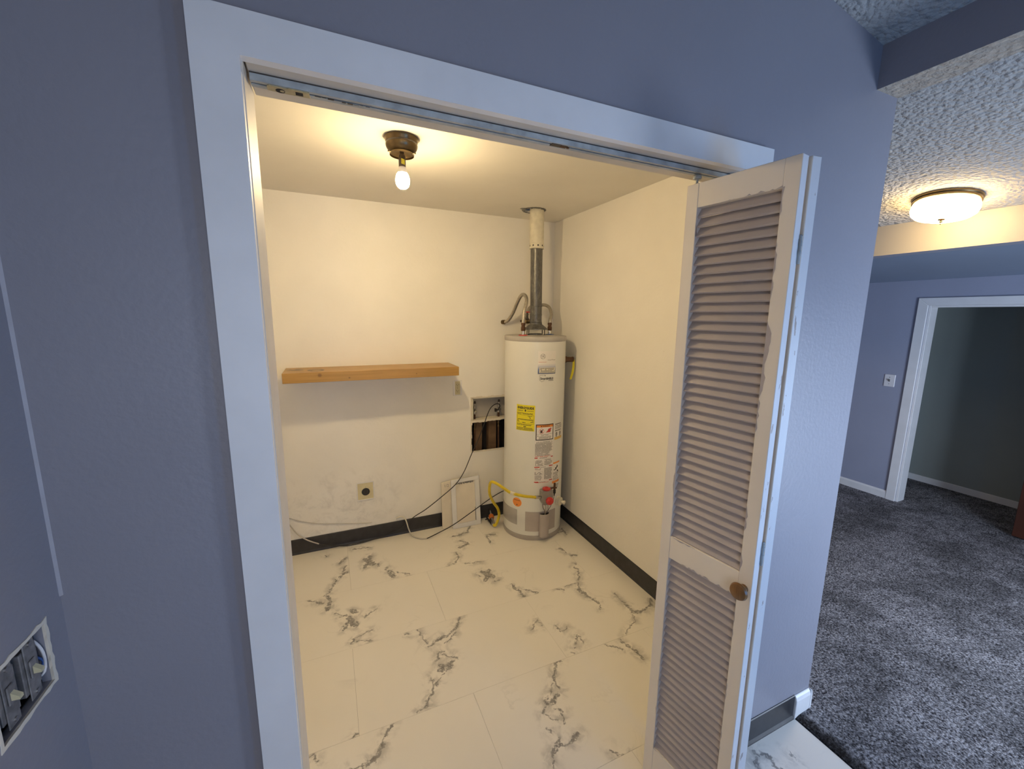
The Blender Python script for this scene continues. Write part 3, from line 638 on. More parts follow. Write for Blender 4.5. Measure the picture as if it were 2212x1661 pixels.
# ------------------------------------------------------------------ outlets
def yz(mb, pts, th, mi=0): return mb.prism(pts, (0, th, 0), mi)
ou = thing('wall_outlet', (.975, D, 1.09), 'cream duplex wall outlet under the right end of the shelf', 'outlet')
MB().box((.940, D-.005, 1.031), (1.010, D, 1.147)).build('cover_plate', M['switchw'], ou, bevel=.002)
MB().box((.955, D-.0056, 1.038), (.995, D-.0045, 1.140)).build('centre_band', M['ivory'], ou)
rc = MB()
for zc in (1.112, 1.066): rc.prism([(.975+.0165*math.cos(2*math.pi*k/20), D-.0065, zc+max(-.0135, min(.0135, .0165*math.sin(2*math.pi*k/20)))) for k in range(20)], (0, .003, 0))
rc = rc.build('receptacle', M['ivory'], ou)
sl = MB()
for zc in (1.112, 1.066):
    sl.box((.9665, D-.0072, zc-.001), (.9685, D-.0064, zc+.008)).box((.9815, D-.0072, zc), (.9835, D-.0064, zc+.007)).lathe([(.0024, 0), (.0024, .0008)], (.975, D-.0064, zc-.007), (0, -1, 0), 10)
sl.lathe([(.0025, 0), (.0025, .0016)], (.975, D-.005, 1.089), (0, -1, 0), 8); sl.build('slots', M['ink'], rc)['kind'] = 'stuff'
dr = thing('dryer_outlet', (.286, D, .383), 'yellowed square plate with round black dryer socket low on the back wall', 'outlet')
pl = MB().box((.230, D-.006, .318), (.343, D, .447)).build('cover_plate', M['ivory'], dr, bevel=.002)
e = MB()
for a, b in (((.228, .316), (.345, .322)), ((.228, .443), (.345, .449)), ((.228, .322), (.234, .443)), ((.339, .322), (.345, .443))): e.box((a[0], D-.0072, a[1]), (b[0], D-.001, b[1]))
lab(e.build('plate_rim', M['switchw'], dr, bevel=.001), 'paint spattered white rim')
so = MB().lathe([(.027, 0), (.0275, .004), (.025, .006), (.003, .0062)], (.288, D-.005, .378), (0, -1, 0), 28).build('socket', M['black'], dr, True)
e = MB(); e.box((.276, D-.0121, .371), (.279, D-.0112, .389)).box((.297, D-.0121, .371), (.300, D-.0112, .389)).box((.284, D-.0121, .361), (.293, D-.0112, .364)); e.build('slots', M['darkbrown'], so)['kind'] = 'stuff'
MB().lathe([(.003, 0), (.003, .0012)], (.288, D-.006, .412), (0, -1, 0), 8).build('screw', M['chrome'], dr)

# ------------------------------------------------------------------ washer box recess and stud cavity
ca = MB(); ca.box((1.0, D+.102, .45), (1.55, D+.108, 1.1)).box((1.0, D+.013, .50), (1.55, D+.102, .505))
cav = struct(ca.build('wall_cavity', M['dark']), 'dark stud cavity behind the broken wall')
for x0, x1 in ((1.128, 1.188), (1.245, 1.31)): MB().box((x0, D+.045, .5), (x1, D+.10, .82)).build('stud', M['stud'], cav, bevel=.001)
MB().box((1.040, D+.014, .5), (1.083, D+.10, 1.08)).build('stud', M['stud'], cav, bevel=.001)
wbx = thing('washer_box', (1.26, D, .83), 'white washer supply box with two valves in the broken wall opening', 'plumbing box')
MB().box((1.098, D+.078, .826), (1.46, D+.082, .998)).build('back_panel', M['lightgrey'], wbx)
MB().box((1.090, D+.004, .820), (1.102, D+.082, 1.0)).box((1.090, D+.004, .992), (1.46, D+.082, 1.0)).build('box_rim', M['cream'], wbx, bevel=.001)
mb = MB(); pts = []; N = 22
for i in range(N+1):
    x = 1.086+(1.46-1.086)*i/N; pts.append((x, .803+.010*i/N+random.uniform(-.0025, .0025)))
for i in range(N):
    mb.prism([(pts[i][0], D-.002, pts[i][1]), (pts[i+1][0], D-.002, pts[i+1][1]), (pts[i+1][0], D-.002, .823+.004*i/N), (pts[i][0], D-.002, .823+.004*i/N)], (0, .082, 0))
lab(mb.build('bottom_ledge', M['drywall'], wbx), 'broken white ledge with rust stain')
# torn paper edge round the hole
mb = MB()
def strip(p, q, w, n, ax):
    for i in range(n):
        a = i/n; b = (i+1)/n; f = lambda u: (p[0]+(q[0]-p[0])*u, p[1]+(q[1]-p[1])*u); A = f(a); B = f(b); wa = w+random.uniform(-.004, .004)
        if ax == 'x': mb.box((min(A[0], B[0]), D-.003, A[1]), (max(A[0], B[0]), D+.002, A[1]+wa))
        else: mb.box((A[0], D-.003, min(A[1], B[1])), (A[0]+wa, D+.002, max(A[1], B[1])))
strip((1.078, 1.000), (1.46, 1.000), .012, 16, 'x'); strip((1.077, .575), (1.078, 1.0), .010, 16, 'z'); strip((1.078, .565), (1.46, .560), .010, 16, 'x')
lab(mb.build('torn_edge', M['drywall'], wbx), 'torn drywall edge of the opening')
for vx, lever in ((1.126, True), (1.330, True)):
    v = MB().cyl((vx, D+.045, .828), (vx, D+.045, .905), .0075, n=12).lathe([(.010, .862-.828), (.0115, .866-.828), (.0115, .880-.828), (.009, .886-.828)], (vx, D+.045, .828), (0, 0, 1), 12)
    v.cyl((vx, D+.045, .905), (vx, D+.042, .930), .0115, .009, n=12).cyl((vx, D+.042, .930), (vx, D+.040, .952), .0065, .0075, n=10).cyl((vx, D+.046, .90), (vx, D+.012, .892), .0085, n=12)
    v = v.build('supply_valve', M['chrome'], wbx, True)
    MB().cyl((vx, D+.040, .950), (vx, D+.038, .968), .010, .006, n=10).build('valve_handle', M['iron'], v, True)
    pp = MB().cyl((vx, D+.045, .50), (vx, D+.045, .862), .008, n=12).build('supply_pipe', M['copper'], wbx, True)
    MB().lathe([(.0095, 0), (.0115, .004), (.0115, .018), (.0085, .022), (.0085, .03), (.0115, .034), (.0115, .05), (.0095, .054)], (vx, D+.045, .735), (0, 0, 1), 12).build('coupling', M['brass'], pp, True)
v = MB().box((1.288, D+.012, .874), (1.300, D+.03, .900)).cyl((1.300, D+.02, .887), (1.325, D+.03, .887), .006, n=10)
lab(v.build('shutoff_tee', M['iron'], wbx, True), 'black shutoff tee on the right valve')

# ------------------------------------------------------------------ cables
yw = D-.011
c = MB().tube([(1.306, 2.117, .884), (1.321, 2.100, .926), (1.283, 2.085, .947), (1.225, 2.075, .910), (1.173, 2.070, .789), (1.127, 2.070, .675), (1.067, 2.060, .566), (1.006, 2.050, .443), (.935, 2.035, .358), (.824, 2.030, .278), (.703, 2.050, .187), (.620, 2.070, .135), (.528, 2.082, .066), (.432, 2.078, .030), (.301, 2.074, .012), (.146, 2.074, .008), (.041, yw-.017, .026), (-.035, yw-.012, .056)], .0034, 8, 5).build('black_supply_line', M['black'], None, True)
tag(c, 'thin black line curving from the washer valve down along the back wall base', 'cable')
c = MB().tube([(-.035, yw-.012, .056), (-.101, yw-.008, .096), (-.155, yw-.006, .146), (-.195, yw-.004, .212), (-.235, yw-.004, .30), (-.275, yw-.004, .40)], .0042, 8, 5).build('cable', M['whitecord'], None, True)
tag(c, 'off white cable hanging at the left end of the charcoal wall base', 'cable')
c = MB().tube([(-.30, yw+.006, .32), (-.21, yw+.006, .275), (-.135, yw+.006, .236), (-.023, yw+.006, .196), (.123, yw+.006, .166), (.277, yw+.006, .138), (.320, yw+.006, .136)], .0025, 6, 5).build('cable', M['whitecord'], None, True)
tag(c, 'thin grey cable stapled along the back wall below the dryer outlet', 'cable')
c = MB().tube([(.49, 2.098, .131), (.525, 2.090, .144), (.549, 2.072, .137), (.561, 2.055, .104), (.571, 2.042, .058), (.592, 2.02, .016), (.640, 1.971, .006), (.685, 1.952, .006)], .0046, 8, 5).build('cable', M['whitecord'], None, True)
tag(c, 'short off white cable looping over the charcoal base onto the floor', 'cable')
c = MB().tube([(.685, 1.952, .006), (.769, 1.972, .018), (.897, 1.980, .058), (1.049, 1.990, .130), (1.214, 2.020, .198), (1.330, 2.050, .225), (1.42, 2.07, .225)], .0034, 8, 5).build('cable', M['black'], None, True)
tag(c, 'black cable rising from the floor past the leaning panel to behind the heater', 'cable')

# ------------------------------------------------------------------ leaning panels
def lean(y0, y1, zt): # matrix for a board in local (x, -t, z) leaning on the wall
    L = math.hypot(y1-y0, zt); a = math.asin((y1-y0)/L)
    return Matrix.Translation((0, y0, 0)) @ Matrix.Rotation(-a, 4, 'X'), L
m, L = lean(2.045, 2.088, .383)
d = MB().prism([(.828, 0, .004), (.952, 0, .002), (.955, 0, L-.012), (.832, 0, L-.022)], (0, .010, 0)).xf(m).build('drywall_scrap', M['drywall'], bevel=.0015)
tag(d, 'cream drywall scrap leaning behind the framed panel, marked 1/2', 'drywall scrap')
m2_, L2 = lean(2.020, 2.072, .385)
ap = thing('access_panel', (1.01, 2.03, 0), 'white framed access panel leaning on the back wall beside the heater', 'panel')
x0, x1 = .902, 1.130
MB().box((x0+.006, .004, .006), (x1-.006, .012, L2-.006)).xf(m2_).build('panel_board', M['drywall'], ap)
for nm, pts in (('frame_rail', [(x0, 0), (x1, 0), (x1, .034), (x0, .034)]), ('frame_rail', [(x0, L2-.036), (x1, L2-.030), (x1+.002, L2), (x0, L2-.008)]), ('frame_stile', [(x0, .034), (x0+.036, .034), (x0+.036, L2-.036), (x0, L2-.036)]), ('frame_stile', [(x1-.036, .034), (x1, .034), (x1, L2-.031), (x1-.036, L2-.031)])):
    MB().prism([(p[0], -.007, p[1]) for p in pts], (0, .011, 0)).xf(m2_).build(nm, M['trimw'], ap, bevel=.0015)
mb = MB()
for i in range(16):
    xx = x0+.042+i*.0088; mb.box((xx, .0015, L2-.046-random.uniform(0, .006)), (xx+random.uniform(.004, .009), .004, L2-.036))
mb.box((x1-.040, .0015, .036), (x1-.036, .004, .14))
lab(mb.xf(m2_).build('torn_paint', M['greyink'], ap), 'dark ragged paint edge inside the frame')['kind'] = 'stuff'

# ------------------------------------------------------------------ text helper
def text_mesh(s, size, bold=0):
    cu = bpy.data.curves.new('t', 'FONT'); cu.body = s; cu.size = size; cu.align_x = 'CENTER'; cu.align_y = 'CENTER'; cu.offset = bold; cu.resolution_u = 2
    o = bpy.data.objects.new('t', cu); COL.objects.link(o); bpy.context.view_layer.update()
    me = bpy.data.meshes.new_from_object(o.evaluated_get(bpy.context.evaluated_depsgraph_get()))
    vs = [tuple(v.co) for v in me.vertices]; fs = [tuple(p.vertices) for p in me.polygons]
    bpy.data.objects.remove(o); bpy.data.curves.remove(cu); bpy.data.meshes.remove(me); return vs, fs
vs, fs = text_mesh('1/2', .030)
MB().add([(.872+x, -.0006, L-.05+y) for x, y, _ in vs], fs).xf(m).build('pencil_mark', M['greyink'], d)['kind'] = 'stuff'

# ------------------------------------------------------------------ water heater
AX, AY, RR = 1.488, 1.835, .222
wh = thing('water_heater', (AX, AY, 0), 'tall white gas water heater with grey top rim and yellow label in the corner', 'water heater')
def P(th, z, r=RR): a = R(th); return Vector((AX+r*math.sin(a), AY-r*math.cos(a), z))
c0 = (AX, AY, 0)
MB().lathe([(RR-.004, .036), (RR, .038), (RR, 1.462), (RR-.004, 1.466)], c0, (0, 0, 1), 72).build('jacket', M['tank'], wh, True)
MB().lathe([(RR-.02, 0), (RR-.001, 0), (RR+.001, .004), (RR+.001, .034), (RR-.004, .037)], c0, (0, 0, 1), 72).build('base_band', M['tankgrey'], wh, True)
MB().lathe([(RR+.002, 1.458), (RR+.004, 1.461), (RR+.004, 1.486), (RR+.001, 1.491), (RR-.02, 1.493), (.05, 1.497), (.04, 1.497)], c0, (0, 0, 1), 72).build('top_rim', M['lightgrey'], wh, True)

class Cyl:   # print wrapped on the jacket: u = arc metres from theta0, v = height
    def __init__(s, th, z, tilt=0): s.th, s.z, s.t = th, z, R(tilt)
    def w(s, u, v, off):
        uu = u*math.cos(s.t)-v*math.sin(s.t); vv = u*math.sin(s.t)+v*math.cos(s.t)
        return P(s.th+math.degrees(uu/RR), s.z+vv, RR+off)
def patch(mb, C, u0, u1, v0, v1, off, th=.0004, n=None, mi=0):
    n = n or max(1, int(abs(u1-u0)/.012)+1); vs = []
    for i in range(n+1):
        u = u0+(u1-u0)*i/n
        vs += [C.w(u, v0, off), C.w(u, v1, off), C.w(u, v0, off-th), C.w(u, v1, off-th)]
    fs = []
    for i in range(n):
        a = 4*i; b = a+4; fs += [(a, b, b+1, a+1), (a, a+2, b+2, b), (a+1, b+1, b+3, a+3)]
    fs += [(0, 1, 3, 2), (4*n, 4*n+2, 4*n+3, 4*n+1)]
    return mb.add(vs, fs, mi)
def ctext(mb, C, s, u, v, size, off, bold=0, sx=1, mi=0):
    vs, fs = text_mesh(s, size, bold); return mb.add([C.w(u+x*sx, v+y, off) for x, y, _ in vs], fs, mi)
def poly(mb, C, pts, off, mi=0):
    us = [p[0] for p in pts]
    if max(us)-min(us) < .012: return mb.add([C.w(u, v, off) for u, v in pts], [tuple(range(len(pts)))], mi)
    bm = bmesh.new(); bm.faces.new([bm.verts.new((u, v, 0)) for u, v in pts]); bmesh.ops.triangulate(bm, faces=bm.faces[:])
    u = min(us)+.008
    while u < max(us):
        bmesh.ops.bisect_plane(bm, geom=bm.verts[:]+bm.edges[:]+bm.faces[:], plane_co=(u, 0, 0), plane_no=(1, 0, 0)); u += .008
    bm.verts.index_update(); mb.add([C.w(v.co.x, v.co.y, off) for v in bm.verts], [tuple(v.index for v in f.verts) for f in bm.faces], mi); bm.free(); return mb
def scribble(mb, C, u0, u1, v0, v1, rows, off, fill=.8, mi=0, h=.5, ragged=.25):
    dv = (v1-v0)/rows
    for i in range(rows):
        v = v1-(i+.5)*dv; u = u0; end = u1-(u1-u0)*random.uniform(0, ragged)
        while u < end:
            l = min(random.uniform(.004, .012), end-u)
            if random.random() < fill and l > .001: patch(mb, C, u, u+l, v-dv*h/2, v+dv*h/2, off, .0001, 1, mi)
            u += l+random.uniform(.0008, .002)
PO, IO = .0006, .0010
K = RR*math.pi/180
# brand sheet: centre theta -5, width 34.5 deg
C = Cyl(-4.7, 1.316); hw = 17.3*K
b = MB(); patch(b, C, -hw, hw, -.010, .079, PO); lb = lab(b.build('brand_label', M['paper'], wh), 'white label with round emblem and blue band')
b = MB()
for k in range(5):
    patch(b, C, -hw, hw, -.010-.009*(k+1), -.010-.009*k, PO)
b2 = MB(); patch(b2, C, -hw, hw, -.078, -.010, PO)
t = NT('blue_fade'); sx = t.node('ShaderNodeSeparateXYZ'); t.link(t.pos(), sx.inputs[0])
t.color(t.ramp(t.smooth(sx.outputs[2], 1.24, 1.308), [(0, (.10, .13, .24)), (.42, (.17, .24, .46)), (1, (.74, .72, .72))])); M['bluefade'] = t.set(.5)
b2.build('blue_band', M['bluefade'], lb)
b = MB(); patch(b, C, -hw+.010, hw-.004, -.071, -.034, IO-.0002); b.build('rating_box', M['cream'], lb)
b = MB(); scribble(b, C, -hw+.014, hw-.008, -.069, -.036, 4, IO, .9, h=.62, ragged=.1); b.build('small_print', M['greyink'], lb)['kind'] = 'stuff'
b = MB(); e0 = (-hw+.034, .043)
for k in range(28):
    a0 = 2*math.pi*k/28; a1 = 2*math.pi*(k+1)/28
    for r0_, r1_ in ((.0165, .0182), (.0120, .0132)):
        if r1_ < .015 and (k % 7) in (0,): continue
        poly(b, C, [(e0[0]+r*math.cos(a), e0[1]+r*math.sin(a)) for r, a in ((r0_, a0), (r1_, a0), (r1_, a1), (r0_, a1))], IO)
for k in range(4):
    a = math.pi/4+math.pi/2*k
    for j in range(10):
        q0 = a+j*.22; q1 = q0+.22; r_ = .0045; cx_ = e0[0]+.0135*math.cos(a); cy_ = e0[1]+.0135*math.sin(a)
        poly(b, C, [(cx_+rr*math.cos(q), cy_+rr*math.sin(q)) for rr, q in ((r_-.0009, q0), (r_+.0009, q0), (r_+.0009, q1), (r_-.0009, q1))], IO)
ctext(b, C, 'GE', e0[0], e0[1], .016, IO, .0004)
ctext(b, C, 'SmartWater', .033, .019, .0125, IO, 0); b.build('emblem', M['greyink'], lb)['kind'] = 'stuff'
b = MB(); patch(b, C, -hw+.004, -hw+.060, .0035, .0052, IO); b.build('red_line', M['redink'], lb)
# second small label below
C = Cyl(-4.8, 1.208); b = MB(); 
b = MB(); ctext(b, C, 'Smart', -.025, -.002, .023, IO, .0004, .85); ctext(b, C, 'SHIELD', .024, -.003, .019, IO, .0007, .9)
scribble(b, C, .012, .052, -.019, -.013, 1, IO, 1)
pts = [(-.052, .022), (-.052, -.014), (-.036, -.024), (-.020, -.015), (-.020, -.012)]
def line(mb, C, pts, w, off):
    for p, q in zip(pts[:-1], pts[1:]):
        dx, dy = q[0]-p[0], q[1]-p[1]; L_ = max(1e-6, math.hypot(dx, dy)); nx, ny = -dy/L_*w/2, dx/L_*w/2
        poly(mb, C, [(p[0]-nx, p[1]-ny), (q[0]-nx, q[1]-ny), (q[0]+nx, q[1]+ny), (p[0]+nx, p[1]+ny)], off)
line(b, C, [(-.020, .020)]+pts, .0014, IO); line(b, C, [(-.018, .023), (-.012, .021), (-.016, .014)], .003, IO)
lb = lab(b.build('shield_print', M['ink'], wh), 'black shield outline and lettering'); lb['kind'] = 'stuff'
# yellow energy label
C = Cyl(-43.0, .924, -1.0); hw = 17.6*K
b = MB(); patch(b, C, -hw, hw, -.093, .093, PO); lb = lab(b.build('energy_label', M['ylabel'], wh), 'bright yellow energy label')
b = MB(); ctext(b, C, 'ENERGYGUIDE', 0, .071, .0225, IO, .0011, .80)
poly(b, C, [(-.003, .062), (.003, .062), (.003, .055), (.008, .055), (0, .044), (-.008, .055), (-.003, .055)], IO)
line(b, C, [(-hw+.006, .020), (hw-.006, .020), (hw-.006, -.040), (-hw+.006, -.040), (-hw+.006, .020)], .0011, IO)
patch(b, C, -hw+.010, hw-.010, -.014, -.010, IO, .0001); poly(b, C, [(.031, .004), (.040, .004), (.0355, -.004)], IO)
b.build('heading', M['ink'], lb)['kind'] = 'stuff'
b = MB(); scribble(b, C, -hw+.008, -.012, .046, .056, 2, IO); scribble(b, C, .012, hw-.008, .048, .054, 1, IO); scribble(b, C, -hw+.006, hw-.006, .024, .038, 2, IO, .95, ragged=.1)
scribble(b, C, .018, hw-.010, .006, .018, 2, IO); scribble(b, C, -hw+.009, -hw+.030, -.032, -.017, 2, IO); scribble(b, C, hw-.030, hw-.009, -.032, -.017, 2, IO); scribble(b, C, -.02, .012, -.038, -.030, 1, IO)
scribble(b, C, -hw+.006, hw-.006, -.056, -.044, 2, IO, .95); scribble(b, C, -.010, .010, -.066, -.058, 1, IO, 1, h=.8); scribble(b, C, -hw+.006, hw-.004, -.090, -.068, 4, IO, .95, ragged=.1)
b.build('small_print', M['ink'], lb)['kind'] = 'stuff'
# framed warning
C = Cyl(-5.6, .8225); hw = 17.6*K
b = MB(); patch(b, C, -hw, hw, -.058, .058, PO); lb = lab(b.build('warning_label', M['ink'], wh), 'black framed warning label with orange banner')
b = MB(); patch(b, C, -hw+.006, hw-.006, -.052, .052, PO+.0002); b.build('label_face', M['paper'], lb)
b = MB(); patch(b, C, -hw+.006, hw-.006, .036, .052, IO-.0001); b.build('orange_banner', M['orangeink'], lb)
b = MB(); ctext(b, C, 'WARNING', .008, .044, .0120, IO+.0002, .0003, .95); poly(b, C, [(-.034, .039), (-.022, .039), (-.028, .049)], IO+.0002); line(b, C, [(-hw+.006, -.014), (hw-.006, -.014)], .0011, IO)
patch(b, C, -.036, -.020, -.004, .016, IO, .0001); line(b, C, [(-.022, .016), (-.016, .021)], .004, IO); b.build('print_black', M['ink'], lb)['kind'] = 'stuff'
b = MB(); cc = (-.027, .008)
for k in range(24):
    a0 = 2*math.pi*k/24; a1 = 2*math.pi*(k+1)/24; poly(b, C, [(cc[0]+r*math.cos(a), cc[1]+r*math.sin(a)) for r, a in ((.0165, a0), (.0187, a0), (.0187, a1), (.0165, a1))], IO+.0003)
line(b, C, [(-.039, .020), (-.015, -.004)], .0022, IO+.0003)
poly(b, C, [(.004, -.002), (.040, -.002), (.046, .012), (.043, .018), (.050, .022), (.049, .028), (.042, .030), (.038, .025), (.034, .021), (.030, .026), (.026, .018), (.022, .020), (.019, .010), (.010, .003)], IO)
b.build('print_red', M['redink'], lb)['kind'] = 'stuff'
b = MB(); scribble(b, C, -.030, .032, -.026, -.017, 2, IO, .95); scribble(b, C, -.046, .056, -.050, -.028, 5, IO, .95, ragged=.1); patch(b, C, -.056, -.050, -.030, -.024, IO, .0001); b.build('small_print', M['greyink'], lb)['kind'] = 'stuff'
# tall instruction sheet
C = Cyl(-6.1, .604); hw = 18.4*K
b = MB(); patch(b, C, -hw, hw, -.158, .156, PO); lb = lab(b.build('instruction_label', M['paper'], wh), 'tall white instruction label with red bars')
b = MB()
scribble(b, C, -hw+.01, hw-.006, .136, .153, 3, IO, .9); scribble(b, C, -hw+.003, hw-.002, .080, .136, 11, IO, .97, ragged=.12, h=.6); scribble(b, C, -hw+.003, hw-.003, .046, .080, 6, IO, .95, h=.55)
scribble(b, C, -hw+.006, -.006, -.030, .014, 8, IO, .9, h=.55); scribble(b, C, .002, hw-.004, -.026, .020, 8, IO, .9, h=.55)
scribble(b, C, -hw+.004, -.02, -.06, -.045, 2, IO, .9); scribble(b, C, -hw+.004, -.006, -.094, -.076, 3, IO, .9, h=.7); scribble(b, C, -hw+.004, -.010, -.138, -.100, 6, IO, .9); scribble(b, C, .002, hw-.003, -.132, -.046, 15, IO, .97, h=.6, ragged=.1)
line(b, C, [(-hw+.004, -.072), (-.008, -.072), (-.008, -.097), (-hw+.004, -.097), (-hw+.004, -.072)], .001, IO)
scribble(b, C, -.035, .03, .026, .034, 1, IO, 1); scribble(b, C, -.028, .018, -.042, -.036, 1, IO, 1); scribble(b, C, -.035, .025, -.152, -.146, 1, IO, 1)
b.build('small_print', M['greyink'], lb)['kind'] = 'stuff'
b = MB()
for u0, u1, v in ((-hw, -hw+.022, .030), (hw-.018, hw, .034), (-hw, -hw+.038, -.038), (hw-.032, hw, -.034), (-hw, -hw+.032, -.150), (hw-.028, hw, -.142)): patch(b, C, u0, u1, v-.0035, v+.0035, IO+.0002, .0001)
scribble(b, C, -hw+.004, hw-.01, .036, .046, 2, IO, .9); scribble(b, C, -hw+.01, hw-.03, -.158, -.152, 1, IO, 1)
b.build('red_bars', M['redink'], lb)['kind'] = 'stuff'
# side labels
C = Cyl(27.0, .815, 0); hw = 11.6*K
b = MB(); patch(b, C, -hw, hw, -.060, .062, PO); lb = lab(b.build('scald_label', M['paper'], wh), 'white side label with orange foot')
b = MB(); patch(b, C, -hw, hw, -.060, -.040, IO-.0002); b.build('orange_foot', M['goldink'], lb)
b = MB(); scribble(b, C, -hw+.004, hw-.002, .050, .060, 1, IO, 1, h=.8); scribble(b, C, -hw+.004, hw-.004, .018, .048, 6, IO, .97, ragged=.05); scribble(b, C, -hw+.004, hw-.004, .002, .012, 1, IO, 1, h=.9)
for u in (-.024, .022): poly(b, C, [(u-.010, -.034), (u-.012, -.010), (u-.004, -.002), (u+.006, -.006), (u+.009, -.022), (u+.002, -.034), (u, -.044), (u-.003, -.044)], IO)
b.build('small_print', M['greyink'], lb)['kind'] = 'stuff'
C = Cyl(23.6, .508, 0); hw = 9.6*K
b = MB(); patch(b, C, -hw, hw, -.078, .078, PO); lb = lab(b.build('lighting_label', M['paper'], wh), 'narrow white label with two red bars')
b = MB(); patch(b, C, -hw, hw, .066, .078, IO, .0001); patch(b, C, -hw-.006, hw, -.082, -.064, IO+.0002, .0001); b.build('red_bars', M['orangeink'], lb)['kind'] = 'stuff'
b = MB(); poly(b, C, [(-.030, .024), (-.014, .022), (-.014, .034), (-.002, .036), (.006, .052), (.016, .046), (.014, .034), (.004, .030), (-.004, .018), (-.03, .016)], IO); poly(b, C, [(.004, .014), (.022, .010), (.024, -.002), (.008, .002)], IO); b.build('pictogram', M['ink'], lb)['kind'] = 'stuff'
b = MB(); scribble(b, C, -hw+.003, hw-.003, -.060, .002, 10, IO, .9, ragged=.3); b.build('small_print', M['greyink'], lb)['kind'] = 'stuff'
b = MB(); C = Cyl(27, .402, 0)
scribble(b, C, -.028, .022, -.022, .012, 3, IO, .95, ragged=.2); b.build('loose_print', M['greyink'], wh)['kind'] = 'stuff'
# round orange sticker
C = Cyl(-57.0, .284); b = MB(); poly(b, C, [(.042*math.cos(2*math.pi*k/28), .038*math.sin(2*math.pi*k/28)) for k in range(28)], PO); lb = lab(b.build('sticker_border', M['paper'], wh), 'pale edge of the round sticker')
b = MB(); poly(b, C, [(.038*math.cos(2*math.pi*k/28), .0345*math.sin(2*math.pi*k/28)) for k in range(28)], PO+.0003); b.build('round_sticker', M['orangeink'], lb)
b = MB(); scribble(b, C, -.028, .030, .012, .020, 2, IO, 1); poly(b, C, [(-.006, -.016), (.006, -.016), (0, -.027)], IO+.0002); b.build('small_print', M['ink'], lb)['kind'] = 'stuff'
# grey plates near the base
C = Cyl(-84.5, .168); b = MB(); patch(b, C, -28*K, 28*K, -.060, .058, .003, .004); lab(b.build('air_grille', M['lightgrey'], wh), 'grey side air screen')
C = Cyl(-8.5, .148); b = MB(); patch(b, C, -31*K, 31*K, -.075, .076, .003, .004); cp = lab(b.build('burner_cover', M['fleshy'], wh), 'grey burner cover plate')
b = MB(); n = 18; pth = []
for k in range(n+1):
    a = math.pi*k/n; pth.append((-4+math.degrees(.037*math.cos(a)/RR), .037*math.sin(a)*.95))
vs = []
for th_, o_ in pth: vs += [P(th_, .036, RR+.002+o_), P(th_, .214, RR+.002+o_), P(th_, .036, RR+.0005+max(0, o_-.003)), P(th_, .214, RR+.0005+max(0, o_-.003))]
fs = []
for i in range(n): a = 4*i; c = a+4; fs += [(a, c, c+1, a+1), (a+2, a+3, c+3, c+2), (a+1, c+1, c+3, a+3), (a, a+2, c+2, c)]
b.add(vs, fs); b.build('burner_pocket', M['fleshy'], cp, True)
b = MB(); b.add([P(th_, .2115, RR+.001+max(0, o_-.002)) for th_, o_ in pth], [tuple(range(n+1))]); b.build('pocket_hole', M['dark'], cp)
b = MB()
for u, v in ((-.05, .118), (.05, .118)): pass
# gas control valve
g0 = P(-3, .36, RR)
dv = Vector((math.sin(R(-3)), -math.cos(R(-3)), 0)); sd_ = Vector((math.cos(R(-3)), math.sin(R(-3)), 0)); uz = Vector((0, 0, 1))
def G3(u, o_, z): return g0+sd_*u+dv*o_+uz*(z-.36)
gv = MB()
gv.add([G3(u, o_, z) for o_ in (0, .055) for u, z in ((-.044, .405), (.042, .405), (.042, .325), (.030, .298), (-.030, .298), (-.044, .325))], [(0, 1, 2, 3, 4, 5), (6, 7, 8, 9, 10, 11)] + [(i, (i+1) % 6, 6+(i+1) % 6, 6+i) for i in range(6)])
ctl = lab(gv.build('gas_control', M['bodygrey'], wh, bevel=.004), 'grey gas control valve with red knobs')
MB().lathe([(.028, 0), (.030, .003), (.030, .010), (.025, .013), (.010, .0145), (.009, .020), (.002, .021)], G3(-.002, .030, .405), uz, 20).build('gas_knob', M['red'], ctl, True)
MB().lathe([(.028, 0), (.029, .003), (.028, .015), (.024, .019), (.014, .0205), (.013, .026), (.002, .027)], G3(.010, .055, .330), dv, 24).build('thermostat_dial', M['red'], ctl, True)
MB().cyl(G3(.028, .02, .405), G3(.062, .03, .412), .007, n=10).cyl(G3(.062, .03, .445), G3(.062, .03, .398), .008, n=10).box(tuple(G3(.055, .036, .404)), tuple(G3(.078, .024, .412))).build('igniter_bracket', M['copper'], ctl, True)
MB().cyl(G3(.060, .034, .396), G3(.060, .034, .372), .010, n=12).cyl(G3(.060, .034, .372), G3(.058, .034, .350), .006, .003, n=10).build('igniter_button', M['black'], ctl, True)
for pts, r_, mt in (([G3(.058, .034, .352), G3(.050, .036, .315), G3(.025, .040, .270), G3(.004, .034, .235), G3(-.003, .018, .19)], .0018, 'iron'),
                [[G3(-.030, .03, .300), G3(-.028, .034, .275), G3(-.014, .036, .245), G3(-.004, .028, .21), G3(-.003, .018, .18)], .002, 'copper'],
                [[G3(-.006, .03, .300), G3(-.006, .032, .26), G3(-.005, .026, .22), G3(-.004, .018, .17)], .004, 'lightgrey'],
                [[G3(.012, .03, .30), G3(.012, .034, .27), G3(.020, .02, .245), G3(.028, .004, .235)], .0015, 'copper']):
    MB().tube(pts, r_, 6, 5).build('control_tube', M[mt], ctl, True)
MB().cyl(G3(-.040, .03, .358), G3(-.062, .03, .358), .011, n=12).build('gas_inlet', M['lightgrey'], ctl, True)
# drain cock
a = P(31, .272); dd = Vector((math.sin(R(31)), -math.cos(R(31)), 0)); 
MB().lathe([(.034, 0), (.034, .004), (.029, .006), (.028, .016), (.032, .018), (.032, .028), (.020, .032), (.012, .034), (.012, .052), (.015, .053), (.015, .060), (.006, .061)], a, dd, 24).build('drain_cock', M['cream'], wh, True)
